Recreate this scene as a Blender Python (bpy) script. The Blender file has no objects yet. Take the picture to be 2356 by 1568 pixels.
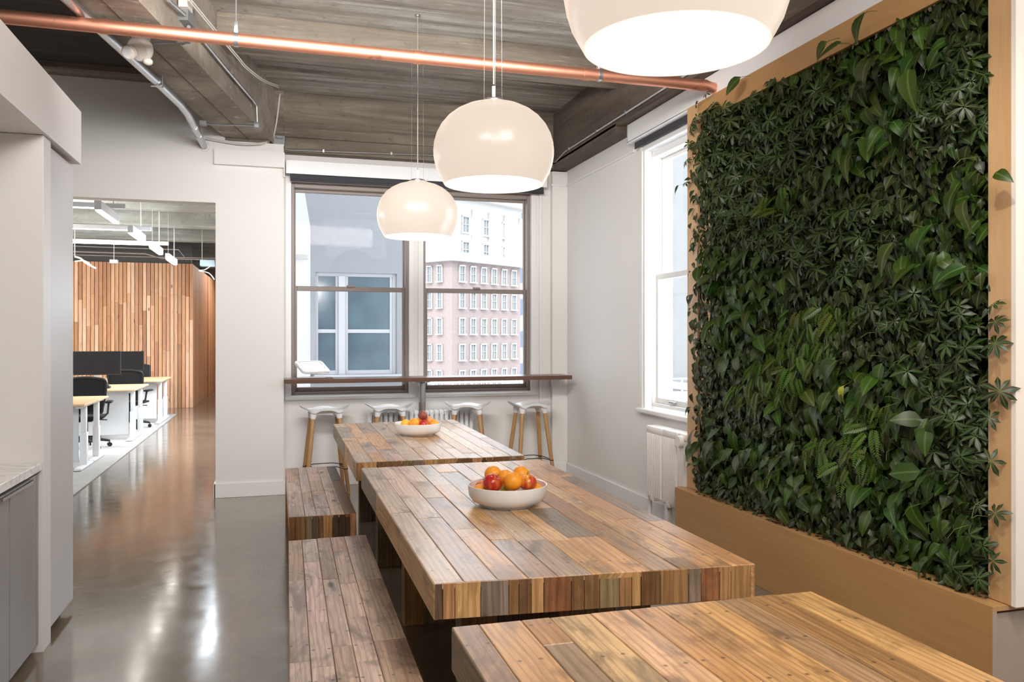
import bpy, bmesh, math, random
import numpy as np
from mathutils import Vector, Matrix
random.seed(7)
SC = bpy.context.scene
COL = SC.collection
PI = math.pi
# ---------------------------------------------------------------- camera
F, CX, CY, HZ, H = 1850.0, 1178.0, 784.0, 773.0, 1.5
TH = math.radians(16.33)
CT, ST = math.cos(TH), math.sin(TH)
cam = bpy.data.objects.new('camera', bpy.data.cameras.new('camera'))
COL.objects.link(cam)
cam.location = (0, 0, H)
cam.rotation_euler = (PI/2, 0, -TH)
cam.data.sensor_width = 36.0
cam.data.lens = F/2356*36.0
cam.data.shift_y = -(CY-HZ)/2356
cam.data.clip_start = 0.05
cam.data.clip_end = 600
SC.camera = cam
# ---------------------------------------------------------------- world, sun, added fill lamps, plant spots, exposure
W = bpy.data.worlds.new('sky'); SC.world = W; W.use_nodes = True
bg = W.node_tree.nodes['Background']
bg.inputs[0].default_value = (0.84, 0.92, 1.0, 1); bg.inputs[1].default_value = 4.6
SC.view_settings.view_transform = 'Standard'; SC.view_settings.look = 'None'
SC.view_settings.gamma = 1.0; SC.view_settings.use_curve_mapping = False
SC.view_settings.exposure = 0.14
sun = bpy.data.objects.new('sun', bpy.data.lights.new('sun', 'SUN')); COL.objects.link(sun)
sun.data.energy = 2.2; sun.data.angle = math.radians(1.0); sun.data.color = (1, .96, .9)
sun.rotation_euler = Vector((0.42, 1.0, -0.85)).to_track_quat('-Z', 'Y').to_euler()
def area(name, loc, aim, sx, sy, power, col=(1, .955, .91)):
    l = bpy.data.lights.new(name, 'AREA'); l.shape = 'RECTANGLE'; l.size = sx; l.size_y = sy
    l.energy = power; l.color = col
    o = bpy.data.objects.new(name, l); COL.objects.link(o); o.location = loc
    o.rotation_euler = (Vector(aim)-Vector(loc)).to_track_quat('-Z', 'Y').to_euler()
    return o
def spot(name, loc, aim, power, ang, blend=.8, rad=.06, col=(1, .95, .88)):
    l = bpy.data.lights.new(name, 'SPOT'); l.energy = power; l.spot_size = math.radians(ang)
    l.spot_blend = blend; l.shadow_soft_size = rad; l.color = col
    o = bpy.data.objects.new(name, l); COL.objects.link(o); o.location = loc
    o.rotation_euler = (Vector(aim)-Vector(loc)).to_track_quat('-Z', 'Y').to_euler()
    return o
area('rear_fill', (0.6, -0.9, 3.4), (0.9, 2.2, 0.6), 2.4, 1.6, 88)  # added general fill from behind the camera, no fixture known there
area('aisle_fill', (-0.2, 1.8, 3.05), (-0.75, 7.9, 2.7), .9, .4, 11).data.spread = math.radians(110)  # added fill aimed down the aisle to brighten the opening wall
area('table_fill', (1.5, 0.6, 3.5), (1.0, 3.2, .6), 1.2, 1.2, 50)  # added fill to brighten the table tops
spot('track_spot_plants', (1.3, 1.3, 3.6), (2.9, 2.75, 1.3), 110, 50)
spot('track_spot_plants', (1.2, 2.2, 3.6), (2.9, 3.9, 1.6), 25, 70)
area('office_fill', (-6.8, 12.5, 3.2), (-5.6, 12.6, 0), 3.0, 7.0, 520, (.98, .98, 1))  # added overhead fill for the office, set left of the opening
area('office_slat_fill', (-4.2, 11.0, 3.2), (-2.6, 18.0, 1.5), 1.6, .6, 170, (1, .93, .85))  # added fill washing over the cedar slats
area('back_wall_fill', (0.45, 3.6, 3.12), (1.3, 8.0, 2.95), 2.2, .3, 56, (1, .97, .94)).data.spread = math.radians(120)  # added fill just above the view, brightens back and side walls
area('office_floor_fill', (-.42, 13.5, 1.9), (-3, 13.5, .2), 5.5, 2.0, 420, (.84, .92, 1))  # added bluish fill at the windowless right wall, lifts the office floor
area('office_passage_fill', (-.8, 22.0, 3.3), (-1.2, 21.0, 0), .8, 5.0, 80, (1, .9, .8))  # added fill to brighten the passage slats
# ---------------------------------------------------------------- measuring
def ray(x, y):
    return Vector(((x-CX)*CT+F*ST, F*CT-(x-CX)*ST, HZ-y))
def PZ(x, y, z): r = ray(x, y); s = (z-H)/r.z; return Vector((r.x*s, r.y*s, z))
def PY(x, y, Y): r = ray(x, y); s = Y/r.y; return Vector((r.x*s, Y, H+r.z*s))
def PX(x, y, X): r = ray(x, y); s = X/r.x; return Vector((X, r.y*s, H+r.z*s))
def PP(x, y, a, d):          # vertical plane through a with direction d
    r = ray(x, y); n = Vector((d[1], -d[0])); s = (n.x*a[0]+n.y*a[1])/(n.x*r.x+n.y*r.y)
    return Vector((r.x*s, r.y*s, H+r.z*s))
# ---------------------------------------------------------------- materials
class NT:
    def __init__(s, name):
        s.m = bpy.data.materials.new(name); s.m.use_nodes = True
        s.t = s.m.node_tree; s.n = s.t.nodes; s.l = s.t.links
        s.b = s.n['Principled BSDF']
    def node(s, ty, ins=None, **kw):
        n = s.n.new(ty)
        for k, v in kw.items(): setattr(n, k, v)
        if ins:
            for k, v in ins.items(): s.put(n.inputs[k], v)
        return n
    def put(s, sock, v):
        if isinstance(v, bpy.types.NodeSocket): s.l.new(v, sock)
        else: sock.default_value = v
    def P(s, k, v): s.put(s.b.inputs[k], v)
    def math(s, op, a, b=0.0, c=0.0, clamp=False):
        n = s.node('ShaderNodeMath', operation=op, use_clamp=clamp)
        s.put(n.inputs[0], a); s.put(n.inputs[1], b); s.put(n.inputs[2], c); return n.outputs[0]
    def mix(s, f, a, b, mode='MIX'):
        n = s.node('ShaderNodeMix', data_type='RGBA', blend_type=mode)
        s.put(n.inputs[0], f); s.put(n.inputs[6], a); s.put(n.inputs[7], b); return n.outputs[2]
    def ramp(s, f, stops, interp='LINEAR'):
        n = s.node('ShaderNodeValToRGB'); s.put(n.inputs[0], f); e = n.color_ramp.elements
        n.color_ramp.interpolation = interp
        while len(e) < len(stops): e.new(.5)
        for i, (p, c) in enumerate(stops):
            e[i].position = p
            e[i].color = (c, c, c, 1) if isinstance(c, (int, float)) else (*c, 1)
        return n.outputs[0]
    def noise(s, vec, scale, detail=4, rough=.55, dist=0.0):
        n = s.node('ShaderNodeTexNoise', {'Scale': scale, 'Detail': detail, 'Roughness': rough, 'Distortion': dist})
        if vec is not None: s.put(n.inputs['Vector'], vec)
        return n.outputs[0]
    def mapping(s, vec, scale=(1, 1, 1), loc=(0, 0, 0)):
        n = s.node('ShaderNodeMapping', {'Scale': scale, 'Location': loc}); s.put(n.inputs['Vector'], vec); return n.outputs[0]
    def pos(s): return s.node('ShaderNodeNewGeometry').outputs['Position']
    def bump(s, h, strength, dist=.01):
        n = s.node('ShaderNodeBump', {'Strength': strength, 'Distance': dist, 'Height': h}); s.P('Normal', n.outputs[0])
def plain(name, col, rough=.5, metal=0.0, coat=0.0, var=0.0, spec=None):
    t = NT(name); t.P('Roughness', rough); t.P('Metallic', metal)
    if coat: t.P('Coat Weight', coat)
    if spec is not None: t.P('Specular IOR Level', spec)
    nz = t.noise(t.pos(), 6.0 if var < .5 else 2, 3)
    c2 = tuple(max(0, c*(1-max(var, .03))) for c in col)
    t.P('Base Color', t.mix(nz, (*col, 1), (*c2, 1)))
    return t.m
def glow(name, col, strength, base=(.9, .9, .9), rough=.3):
    t = NT(name); t.P('Base Color', (*base, 1)); t.P('Emission Color', (*col, 1)); t.P('Emission Strength', strength); t.P('Roughness', rough)
    return t.m
M = {}
def wall_paint(name, col):
    t = NT(name); p = t.pos(); n = t.noise(p, .7, 3); f = t.noise(p, 160, 2)
    t.P('Base Color', t.mix(n, (*col, 1), (col[0]*.95, col[1]*.95, col[2]*.95, 1))); t.P('Roughness', .55)
    t.bump(f, .05, .003); return t.m
M['wall'] = wall_paint('wall_paint', (.84, .82, .80))
M['trimw'] = plain('trim_white_paint', (.86, .85, .84), .4)
def concrete(name, c0, c1, c2, board='x', rough=.85):
    t = NT(name); p = t.pos()
    sc = (.35, 6, 6) if board == 'x' else ((6, .35, 6) if board == 'y' else (1.2, 1.2, 1.2))
    a = t.noise(t.mapping(p, sc), 1.1, 6, .65, .4)
    b = t.noise(p, 1.5, 8, .7, .3); c = t.noise(p, 11, 6, .7); d = t.noise(t.mapping(p, sc), 9.0, 3, .6)
    m = t.mix(t.ramp(a, [(.40, 0), (.60, 1)]), (*c0, 1), (*c1, 1))
    m = t.mix(t.ramp(b, [(.40, 0), (.66, 1)]), m, (*c2, 1))
    m = t.mix(t.ramp(c, [(.30, .45), (.42, 0)]), m, (c0[0]*.45, c0[1]*.42, c0[2]*.4, 1))
    m = t.mix(t.ramp(d, [(.63, 0), (.75, .6)]), m, (c1[0]*1.6, c1[1]*1.6, c1[2]*1.6, 1))
    t.P('Base Color', m); t.P('Roughness', rough)
    t.bump(t.math('ADD', t.math('MULTIPLY', a, .7), t.math('MULTIPLY', c, .5)), .5, .02)
    return t.m
M['slab'] = concrete('board_marked_concrete', (.16, .135, .11), (.52, .50, .46), (.29, .255, .21), 'x')
M['beamx'] = concrete('beam_concrete', (.14, .112, .085), (.33, .285, .23), (.20, .165, .128), 'x')
M['girder'] = concrete('girder_concrete', (.17, .14, .112), (.46, .405, .335), (.27, .225, .18), 'n')
M['shadeslab'] = concrete('shade_painted_concrete', (.030, .021, .017), (.055, .042, .034), (.038, .026, .02), 'x')  # concrete darkened so its colour carries the shade of the left bay
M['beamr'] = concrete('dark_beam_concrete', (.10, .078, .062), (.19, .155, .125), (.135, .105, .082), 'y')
M['oslab'] = concrete('office_concrete', (.20, .21, .19), (.42, .44, .41), (.29, .29, .26), 'x')
def floor_mat():
    t = NT('polished_concrete'); p = t.pos()
    a = t.noise(p, .9, 6, .6, .5); b = t.noise(p, 5.5, 5, .65); c = t.noise(t.mapping(p, (1, 1, 1)), 42, 2, .5)
    m = t.mix(t.ramp(a, [(.35, 0), (.65, 1)]), (.150, .115, .080, 1), (.250, .200, .150, 1))
    m = t.mix(t.ramp(b, [(.4, 0), (.7, .55)]), m, (.14, .12, .10, 1))
    m = t.mix(t.ramp(c, [(.69, 0), (.74, .5)]), m, (.10, .085, .07, 1))
    t.P('Base Color', m)
    t.P('Roughness', t.ramp(b, [(.3, .10), (.75, .22)])); t.P('Specular IOR Level', .75)
    t.P('Coat Weight', .25); t.P('Coat Roughness', .12)
    t.bump(t.math('ADD', t.noise(p, 3.0, 2), t.math('MULTIPLY', b, .3)), .06, .02)
    return t.m
M['floor'] = floor_mat()
def uvn(t, name): return t.node('ShaderNodeUVMap', uv_map=name).outputs[0]
def wood(name, rough=.38, coat=.25, contrast=1.0, nails=True, stain=.55):
    t = NT(name); g = uvn(t, 'grain'); oc = t.node('ShaderNodeObjectInfo').outputs['Color']
    broad = t.noise(t.mapping(g, (.9, 9, 1)), 2.2, 5, .6, 1.2)
    rings = t.node('ShaderNodeTexWave', {'Scale': 3.2, 'Distortion': 11.0, 'Detail': 3.0, 'Detail Scale': .9}, wave_type='BANDS', bands_direction='Y')
    t.put(rings.inputs['Vector'], t.mapping(g, (.35, 4.5, 1)))
    fine = t.noise(t.mapping(g, (6, 130, 1)), 1.5, 4, .6)
    blot = t.noise(t.mapping(g, (2.0, 5.0, 1)), 1.4, 5, .65, .6)
    dark = t.mix(1.0, oc, (.50, .42, .36, 1), 'MULTIPLY'); lite = t.mix(1.0, oc, (1.32, 1.30, 1.26, 1), 'MULTIPLY')
    m = t.mix(t.ramp(broad, [(.33, 0), (.7, 1)]), t.mix(.28*contrast, oc, dark), lite)
    m = t.mix(t.math('MULTIPLY', t.ramp(rings.outputs[0], [(.55, 0), (.98, 1)]), .30*contrast), m, dark)
    m = t.mix(t.math('MULTIPLY', t.ramp(fine, [(.34, 1), (.55, 0)]), .24*contrast), m, dark)
    m = t.mix(t.math('MULTIPLY', t.ramp(blot, [(.52, 0), (.66, 1)]), stain), m, t.mix(1.0, oc, (.36, .34, .34, 1), 'MULTIPLY'))
    vo = t.node('ShaderNodeTexVoronoi', {'Scale': 1.0, 'Randomness': 1.0}); t.put(vo.inputs['Vector'], t.mapping(g, (1.9, 5.5, 1)))
    kn = t.ramp(t.math('ADD', vo.outputs['Distance'], t.math('MULTIPLY', t.noise(t.mapping(g, (30, 60, 1)), 1.0, 2), .04)), [(.06, .9), (.12, 0)])
    m = t.mix(kn, m, (.055, .030, .018, 1))
    if nails:
        q = t.node('ShaderNodeSeparateXYZ'); t.put(q.inputs[0], uvn(t, 'nail'))
        du = t.math('SUBTRACT', t.math('MODULO', t.math('ADD', q.outputs[0], 40.0), .41), .20)
        dv = t.math('SUBTRACT', t.math('ABSOLUTE', q.outputs[1]), .026)
        dd = t.math('SQRT', t.math('ADD', t.math('MULTIPLY', du, du), t.math('MULTIPLY', dv, dv)))
        m = t.mix(t.ramp(dd, [(.0030, .9), (.0054, 0)]), m, (.04, .025, .018, 1))
    t.P('Base Color', m); t.P('Roughness', t.ramp(broad, [(.3, rough-.07), (.8, rough+.1)])); t.P('Coat Weight', coat); t.P('Coat Roughness', .22); t.P('Specular IOR Level', .35)
    t.bump(t.math('ADD', t.math('MULTIPLY', fine, .5), t.math('MULTIPLY', rings.outputs[0], .25)), .25, .003)
    return t.m
M['recl'] = wood('reclaimed_wood_plank', .40, .25, 1.6, True, .9)
M['recl_end'] = wood('reclaimed_wood_edge', .5, .15, 1.7, False, .7)
M['slat'] = wood('cedar_slat', .55, 0, .55, False, .15)
M['core'] = plain('table_core_wood', (.16, .09, .045), .7)
def plyw(name, a, b, sc=(14, .8, 14), rough=.42):
    t = NT(name); p = t.mapping(t.pos(), sc); n = t.noise(p, 2.0, 6, .6, .5); k = t.noise(t.pos(), 1.3, 3)
    m = t.mix(t.ramp(n, [(.3, 0), (.75, 1)]), (*a, 1), (*b, 1)); m = t.mix(t.math('MULTIPLY', k, .3), m, (a[0]*.85, a[1]*.85, a[2]*.8, 1))
    t.P('Base Color', m); t.P('Roughness', rough); t.P('Coat Weight', .15); t.P('Coat Roughness', .3); return t.m
M['ply'] = plyw('maple_plywood', (.50, .285, .115), (.42, .225, .085))
M['plyv'] = plyw('maple_plywood_upright', (.62, .385, .19), (.52, .30, .135), (14, 14, .9))
M['plyend'] = plain('plywood_edge_grey', (.42, .34, .28), .6, var=.2)
M['beech'] = plyw('beech_leg_wood', (.52, .30, .13), (.42, .22, .085), (30, 30, 1.5))
M['cordm'] = plain('pendant_cord', (.30, .26, .23), .6)
M['walnut'] = plyw('walnut_bar_wood', (.145, .068, .042), (.10, .045, .028), (1.0, 20, 20), .32)
M['birch'] = plyw('birch_desk_wood', (.72, .50, .29), (.64, .42, .23), (2, 20, 2))
def copper():
    t = NT('copper_tube'); p = t.pos(); n = t.noise(t.mapping(p, (2, 9, 9)), 2.0, 5, .6); k = t.noise(p, 14, 4, .6)
    m = t.mix(t.ramp(n, [(.3, 0), (.7, 1)]), (.88, .43, .30, 1), (.70, .31, .20, 1))
    m = t.mix(t.ramp(k, [(.62, 0), (.74, .6)]), m, (.30, .13, .09, 1))
    t.P('Base Color', m); t.P('Metallic', .95); t.P('Roughness', t.ramp(n, [(.3, .46), (.8, .58)])); return t.m
M['copper'] = copper()
M['galv'] = plain('galvanised_steel', (.62, .63, .65), .32, .9, var=.3)
M['steel'] = plain('brushed_steel', (.55, .54, .53), .25, .95, var=.2)
M['greybox'] = plain('grey_steel_box', (.30, .31, .31), .5, .5, var=.3)
M['dkmetal'] = plain('dark_metal', (.03, .03, .033), .4, .6)
M['cable'] = plain('white_cable', (.75, .72, .68), .5)
M['offwhite'] = plain('offwhite_plastic', (.72, .66, .60), .35)
M['white'] = plain('white_plastic', (.86, .86, .86), .28)
M['ceramic'] = plain('white_ceramic', (.86, .85, .85), .22, coat=.4)
M['rad'] = plain('radiator_enamel', (.86, .82, .79), .38, coat=.2)
M['radb'] = plain('radiator_enamel_cool', (.93, .94, .96), .38)
M['taupe'] = plain('taupe_window_paint', (.27, .225, .20), .45)
M['wwin'] = plain('white_window_paint', (.80, .79, .78), .4)
M['blind'] = plain('charcoal_blind_fabric', (.035, .035, .045), .7)
M['valance'] = plain('white_valance_metal', (.94, .94, .95), .38)
M['lacq'] = plain('grey_cabinet_lacquer', (.30, .285, .28), .36, var=.05)
M['lacq2'] = plain('light_grey_cabinet_lacquer', (.56, .54, .54), .34, var=.05)
M['cabw'] = plain('cabinet_white', (.76, .735, .72), .4)
M['niche'] = plain('niche_panel_white', (.56, .565, .55), .4)
M['toek'] = plain('toe_kick_dark', (.06, .055, .05), .6)
def marble():
    t = NT('white_marble'); p = t.pos(); n = t.noise(t.mapping(p, (2, 3, 3)), 1.6, 6, .55, 1.8)
    m = t.mix(t.ramp(n, [(.45, 0), (.5, .5), (.55, 0)]), (.80, .78, .76, 1), (.47, .45, .44, 1))
    t.P('Base Color', m); t.P('Roughness', .18); return t.m
M['marble'] = marble()
M['cream'] = plain('cream_panel', (.86, .78, .70), .5)
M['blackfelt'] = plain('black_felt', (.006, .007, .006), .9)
M['soil'] = plain('leaf_litter', (.05, .035, .02), .9, var=.5)
M['screen'] = plain('monitor_black', (.008, .008, .009), .5, spec=.15)
M['mesh'] = plain('black_chair_mesh', (.022, .022, .022), .8, spec=.15)
M['blackp'] = plain('black_plastic', (.018, .018, .020), .5, spec=.25)
M['deskw'] = plain('white_powder_steel', (.78, .80, .83), .4)
M['panelb'] = plain('pale_grey_panel', (.60, .63, .66), .5)
M['carpet'] = plain('grey_carpet', (.46, .45, .43), .95, var=.25)
M['lampcase'] = plain('lamp_housing_white', (.84, .85, .90), .35)
M['lit'] = glow('linear_lamp_light', (1, .93, .82), 16.0)
M['lit2'] = glow('long_lamp_light', (.97, .97, 1), 7.0)
def opal():
    t = NT('opal_glass_shade'); t.P('Base Color', (.12, .11, .10, 1)); t.P('Roughness', .25)
    lw = t.node('ShaderNodeTexCoord').outputs['Object']; q = t.node('ShaderNodeSeparateXYZ'); t.put(q.inputs[0], lw)
    t.P('Emission Color', (1.0, .83, .68, 1)); t.P('Emission Strength', .69)
    return t.m
M['opal'] = opal()
M['opalin'] = glow('opal_inner_glow', (1.0, .90, .76), .90, (.30, .28, .26), .5)
def glass(name, tint=(1, 1, 1), refl=.10):
    t = NT(name); o = t.n['Material Output']; t.n.remove(t.b)
    tr = t.node('ShaderNodeBsdfTransparent', {'Color': (*tint, 1)}); gl = t.node('ShaderNodeBsdfGlossy', {'Roughness': .02, 'Color': (1, 1, 1, 1)})
    lw_ = t.node('ShaderNodeLayerWeight', {'Blend': .5}); fr = t.math('ADD', t.math('MULTIPLY', t.math('POWER', lw_.outputs['Facing'], 5.0), .35), .0015); mx = t.node('ShaderNodeMixShader')
    t.put(mx.inputs[0], fr); t.put(mx.inputs[1], tr.outputs[0]); t.put(mx.inputs[2], gl.outputs[0])
    t.l.new(mx.outputs[0], o.inputs[0]); return t.m
M['glass'] = glass('window_glass')
def leafm(name, obj=True):
    t = NT(name)
    c = t.node('ShaderNodeObjectInfo').outputs['Color'] if obj else t.node('ShaderNodeVertexColor', layer_name='tint').outputs[0]
    u = uvn(t, 'leaf'); q = t.node('ShaderNodeSeparateXYZ'); t.put(q.inputs[0], u)
    rib = t.ramp(t.math('ABSOLUTE', q.outputs[1]), [(.01, .35), (.045, 0)])
    v = t.math('SINE', t.math('MULTIPLY', t.math('SUBTRACT', q.outputs[0], t.math('ABSOLUTE', q.outputs[1])), 48.0))
    m = t.mix(t.ramp(v, [(.7, 0), (1.0, .07)]), c, (.12, .22, .05, 1)); m = t.mix(rib, m, (.16, .26, .07, 1))
    t.P('Base Color', m); t.P('Roughness', .42); t.P('Specular IOR Level', .38); return t.m
M['leafo'] = leafm('large_leaf', True); M['leafs'] = leafm('small_leaf', False)
M['stem'] = plain('plant_stem', (.14, .20, .05), .5)
def skin(name, a, b, sc=9, rough=.35, bmp=0.0, streak=False, lo=.42, hi=.62):
    t = NT(name); oc = t.node('ShaderNodeTexCoord').outputs['Object']
    n = t.noise(t.mapping(oc, (60, 60, 9) if streak else (sc, sc, sc)), 1.0 if streak else 2.0, 4, .6)
    k = t.noise(oc, 14, 3)
    m = t.mix(t.ramp(t.math('ADD', t.math('MULTIPLY', n, .45), t.math('MULTIPLY', k, .55)), [(lo, 0), (hi, 1)]), (*a, 1), (*b, 1))
    t.P('Base Color', m); t.P('Roughness', rough)
    if bmp: t.bump(t.noise(oc, 260, 2), bmp, .002)
    return t.m
M['orange'] = skin('orange_peel', (.90, .31, .015), (.95, .40, .03), rough=.42, bmp=.35)
M['applered'] = skin('red_apple_skin', (.48, .018, .012), (.62, .16, .03), streak=True, lo=.50, hi=.66, rough=.22)
M['appleyel'] = skin('yellow_red_apple_skin', (.80, .35, .05), (.58, .06, .02), streak=True, lo=.42, hi=.58, rough=.2)
M['green'] = skin('green_apple_skin', (.50, .58, .04), (.55, .62, .07), rough=.25)
M['peach'] = skin('nectarine_skin', (.68, .16, .05), (.82, .36, .10), rough=.4)
M['plum'] = skin('dark_plum_skin', (.19, .035, .03), (.30, .07, .045), rough=.4)
M['lemon'] = skin('yellow_orange_skin', (.92, .48, .03), (.95, .55, .05), rough=.4)
# outside
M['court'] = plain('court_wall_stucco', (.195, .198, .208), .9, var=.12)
M['courtlit'] = plain('brightened_stucco_outside', (.60, .60, .62), .9)  # paler than the court stucco, the wing's brightness put into the colour
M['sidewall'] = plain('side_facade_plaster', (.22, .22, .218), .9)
M['courtfr'] = plain('court_window_paint', (.31, .31, .325), .6)
M['brickfar'] = plain('pale_brick', (.27, .215, .203), .9, var=.25)
M['stonefar'] = plain('pale_stone', (.45, .44, .43), .9)
M['extglass'] = plain('outside_window_glass', (.10, .145, .175), .12, var=.7)
M['farglass'] = plain('far_window_glass', (.17, .19, .205), .5, var=.4)
M['toweglass'] = plain('dark_tower_glass', (.10, .13, .19), .4)
# ---------------------------------------------------------------- mesh builders
class MB:
    def __init__(s): s.v = []; s.f = []; s.mi = []; s.cur = 0
    def add(s, vs, fs):
        o = len(s.v); s.v += [tuple(v) for v in vs]
        for f in fs: s.f.append(tuple(i+o for i in f)); s.mi.append(s.cur)
        return s
    def box(s, x0, y0, z0, x1, y1, z1):
        x0, x1 = min(x0, x1), max(x0, x1); y0, y1 = min(y0, y1), max(y0, y1); z0, z1 = min(z0, z1), max(z0, z1)
        return s.add([(x0, y0, z0), (x1, y0, z0), (x1, y1, z0), (x0, y1, z0), (x0, y0, z1), (x1, y0, z1), (x1, y1, z1), (x0, y1, z1)],
                     [(3, 2, 1, 0), (4, 5, 6, 7), (0, 1, 5, 4), (1, 2, 6, 5), (2, 3, 7, 6), (3, 0, 4, 7)])
    def cbox(s, x0, y0, z0, x1, y1, z1, b=.006):
        bm = bmesh.new(); r = bmesh.ops.create_cube(bm, size=1)
        for v in bm.verts: v.co = Vector(((x0+x1)/2+v.co.x*abs(x1-x0), (y0+y1)/2+v.co.y*abs(y1-y0), (z0+z1)/2+v.co.z*abs(z1-z0)))
        b = min(b, .45*min(abs(x1-x0), abs(y1-y0), abs(z1-z0)))
        bmesh.ops.bevel(bm, geom=list(bm.edges), offset=b, segments=2, affect='EDGES', profile=.5)
        bm.verts.index_update(); s.add([v.co for v in bm.verts], [[v.index for v in f.verts] for f in bm.faces]); bm.free(); return s
    def hexa(s, q0, q1):      # two quads
        return s.add(list(q0)+list(q1), [(3, 2, 1, 0), (4, 5, 6, 7), (0, 1, 5, 4), (1, 2, 6, 5), (2, 3, 7, 6), (3, 0, 4, 7)])
    def tube(s, pts, r, n=10, cap=True):
        pts = [Vector(p) for p in pts]; rs = r if isinstance(r, (list, tuple)) else [r]*len(pts)
        rings = []; up = None
        for i, p in enumerate(pts):
            d = (pts[min(i+1, len(pts)-1)]-pts[max(i-1, 0)]).normalized()
            if up is None: up = Vector((0, 0, 1)) if abs(d.z) < .9 else Vector((1, 0, 0))
            a = d.cross(up).normalized(); b = a.cross(d).normalized(); up = b
            rings.append([p+(a*math.cos(2*PI*k/n)+b*math.sin(2*PI*k/n))*rs[i] for k in range(n)])
        vs = [v for rg in rings for v in rg]; fs = []
        for i in range(len(pts)-1):
            for k in range(n):
                fs.append((i*n+k, i*n+(k+1) % n, (i+1)*n+(k+1) % n, (i+1)*n+k))
        if cap: fs += [tuple(range(n))[::-1], tuple(range((len(pts)-1)*n, len(pts)*n))]
        return s.add(vs, fs)
    def lathe(s, prof, c, n=32, axis='z'):
        vs = []; fs = []; m = len(prof); c = Vector(c)
        for k in range(n):
            a = 2*PI*k/n
            for r, z in prof:
                p = Vector((r*math.cos(a), r*math.sin(a), z))
                if axis == 'y': p = Vector((p.x, -p.z, p.y))
                if axis == 'x': p = Vector((p.z, p.y, p.x))
                vs.append(c+p)
        for k in range(n):
            k2 = (k+1) % n
            for i in range(m-1): fs.append((k*m+i, k2*m+i, k2*m+i+1, k*m+i+1))
        return s.add(vs, fs)
    def sphere(s, c, r, n=16, sc=(1, 1, 1)):
        prof = [(max(.0004, math.sin(PI*i/(n//2)))*1.0, -math.cos(PI*i/(n//2))) for i in range(n//2+1)]
        o = len(s.v); s.lathe([(a*r, b*r) for a, b in prof], (0, 0, 0), n)
        for i in range(o, len(s.v)):
            v = s.v[i]; s.v[i] = (v[0]*sc[0]+c[0], v[1]*sc[1]+c[1], v[2]*sc[2]+c[2])
        return s
    def poly(s, outline, z0, z1):          # extruded flat outline (list of xy)
        n = len(outline)
        return s.add([(x, y, z0) for x, y in outline]+[(x, y, z1) for x, y in outline],
                     [tuple(range(n))[::-1], tuple(range(n, 2*n))]+[(i, (i+1) % n, n+(i+1) % n, n+i) for i in range(n)])
    def build(s, name, mat, parent=None, smooth=False, loc=None, **props):
        o0 = wloc(parent) if parent is not None else Vector(loc or (0, 0, 0))
        me = bpy.data.meshes.new(name)
        me.from_pydata([(v[0]-o0.x, v[1]-o0.y, v[2]-o0.z) for v in s.v], [], s.f)
        mats = mat if isinstance(mat, (list, tuple)) else [mat]
        for m in mats: me.materials.append(M[m] if isinstance(m, str) else m)
        if len(mats) > 1: me.polygons.foreach_set('material_index', s.mi)
        me.update()
        bm = bmesh.new(); bm.from_mesh(me); bmesh.ops.recalc_face_normals(bm, faces=bm.faces); bm.to_mesh(me); bm.free()
        if smooth:
            me.polygons.foreach_set('use_smooth', [True]*len(me.polygons)); me.set_sharp_from_angle(angle=math.radians(40))
        o = bpy.data.objects.new(name, me); COL.objects.link(o)
        if parent is not None: o.parent = parent
        else: o.location = o0
        WL[o.name] = o0
        for k, v in props.items(): o[k] = v
        return o
WL = {}
def wloc(o): return WL[o.name]
def tag(o, label, cat, group=None):
    o['label'] = label; o['category'] = cat
    if group: o['group'] = group
    return o
def empty(name, loc, label=None, cat=None, group=None, kind=None):
    o = bpy.data.objects.new(name, None); COL.objects.link(o); o.location = loc; o.empty_display_size = .1
    WL[o.name] = Vector(loc)
    if label: tag(o, label, cat, group)
    if kind: o['kind'] = kind
    return o
def copy_tree(o, parent=None):
    c = o.copy(); COL.objects.link(c)
    WL[c.name] = WL[o.name]
    if parent is not None: c.parent = parent
    for ch in list(o.children): copy_tree(ch, c)
    return c
def struct(mb, name, mat, parent=None, smooth=False):
    o = mb.build(name, mat, parent, smooth)
    if parent is None: o['kind'] = 'structure'
    return o
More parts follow.
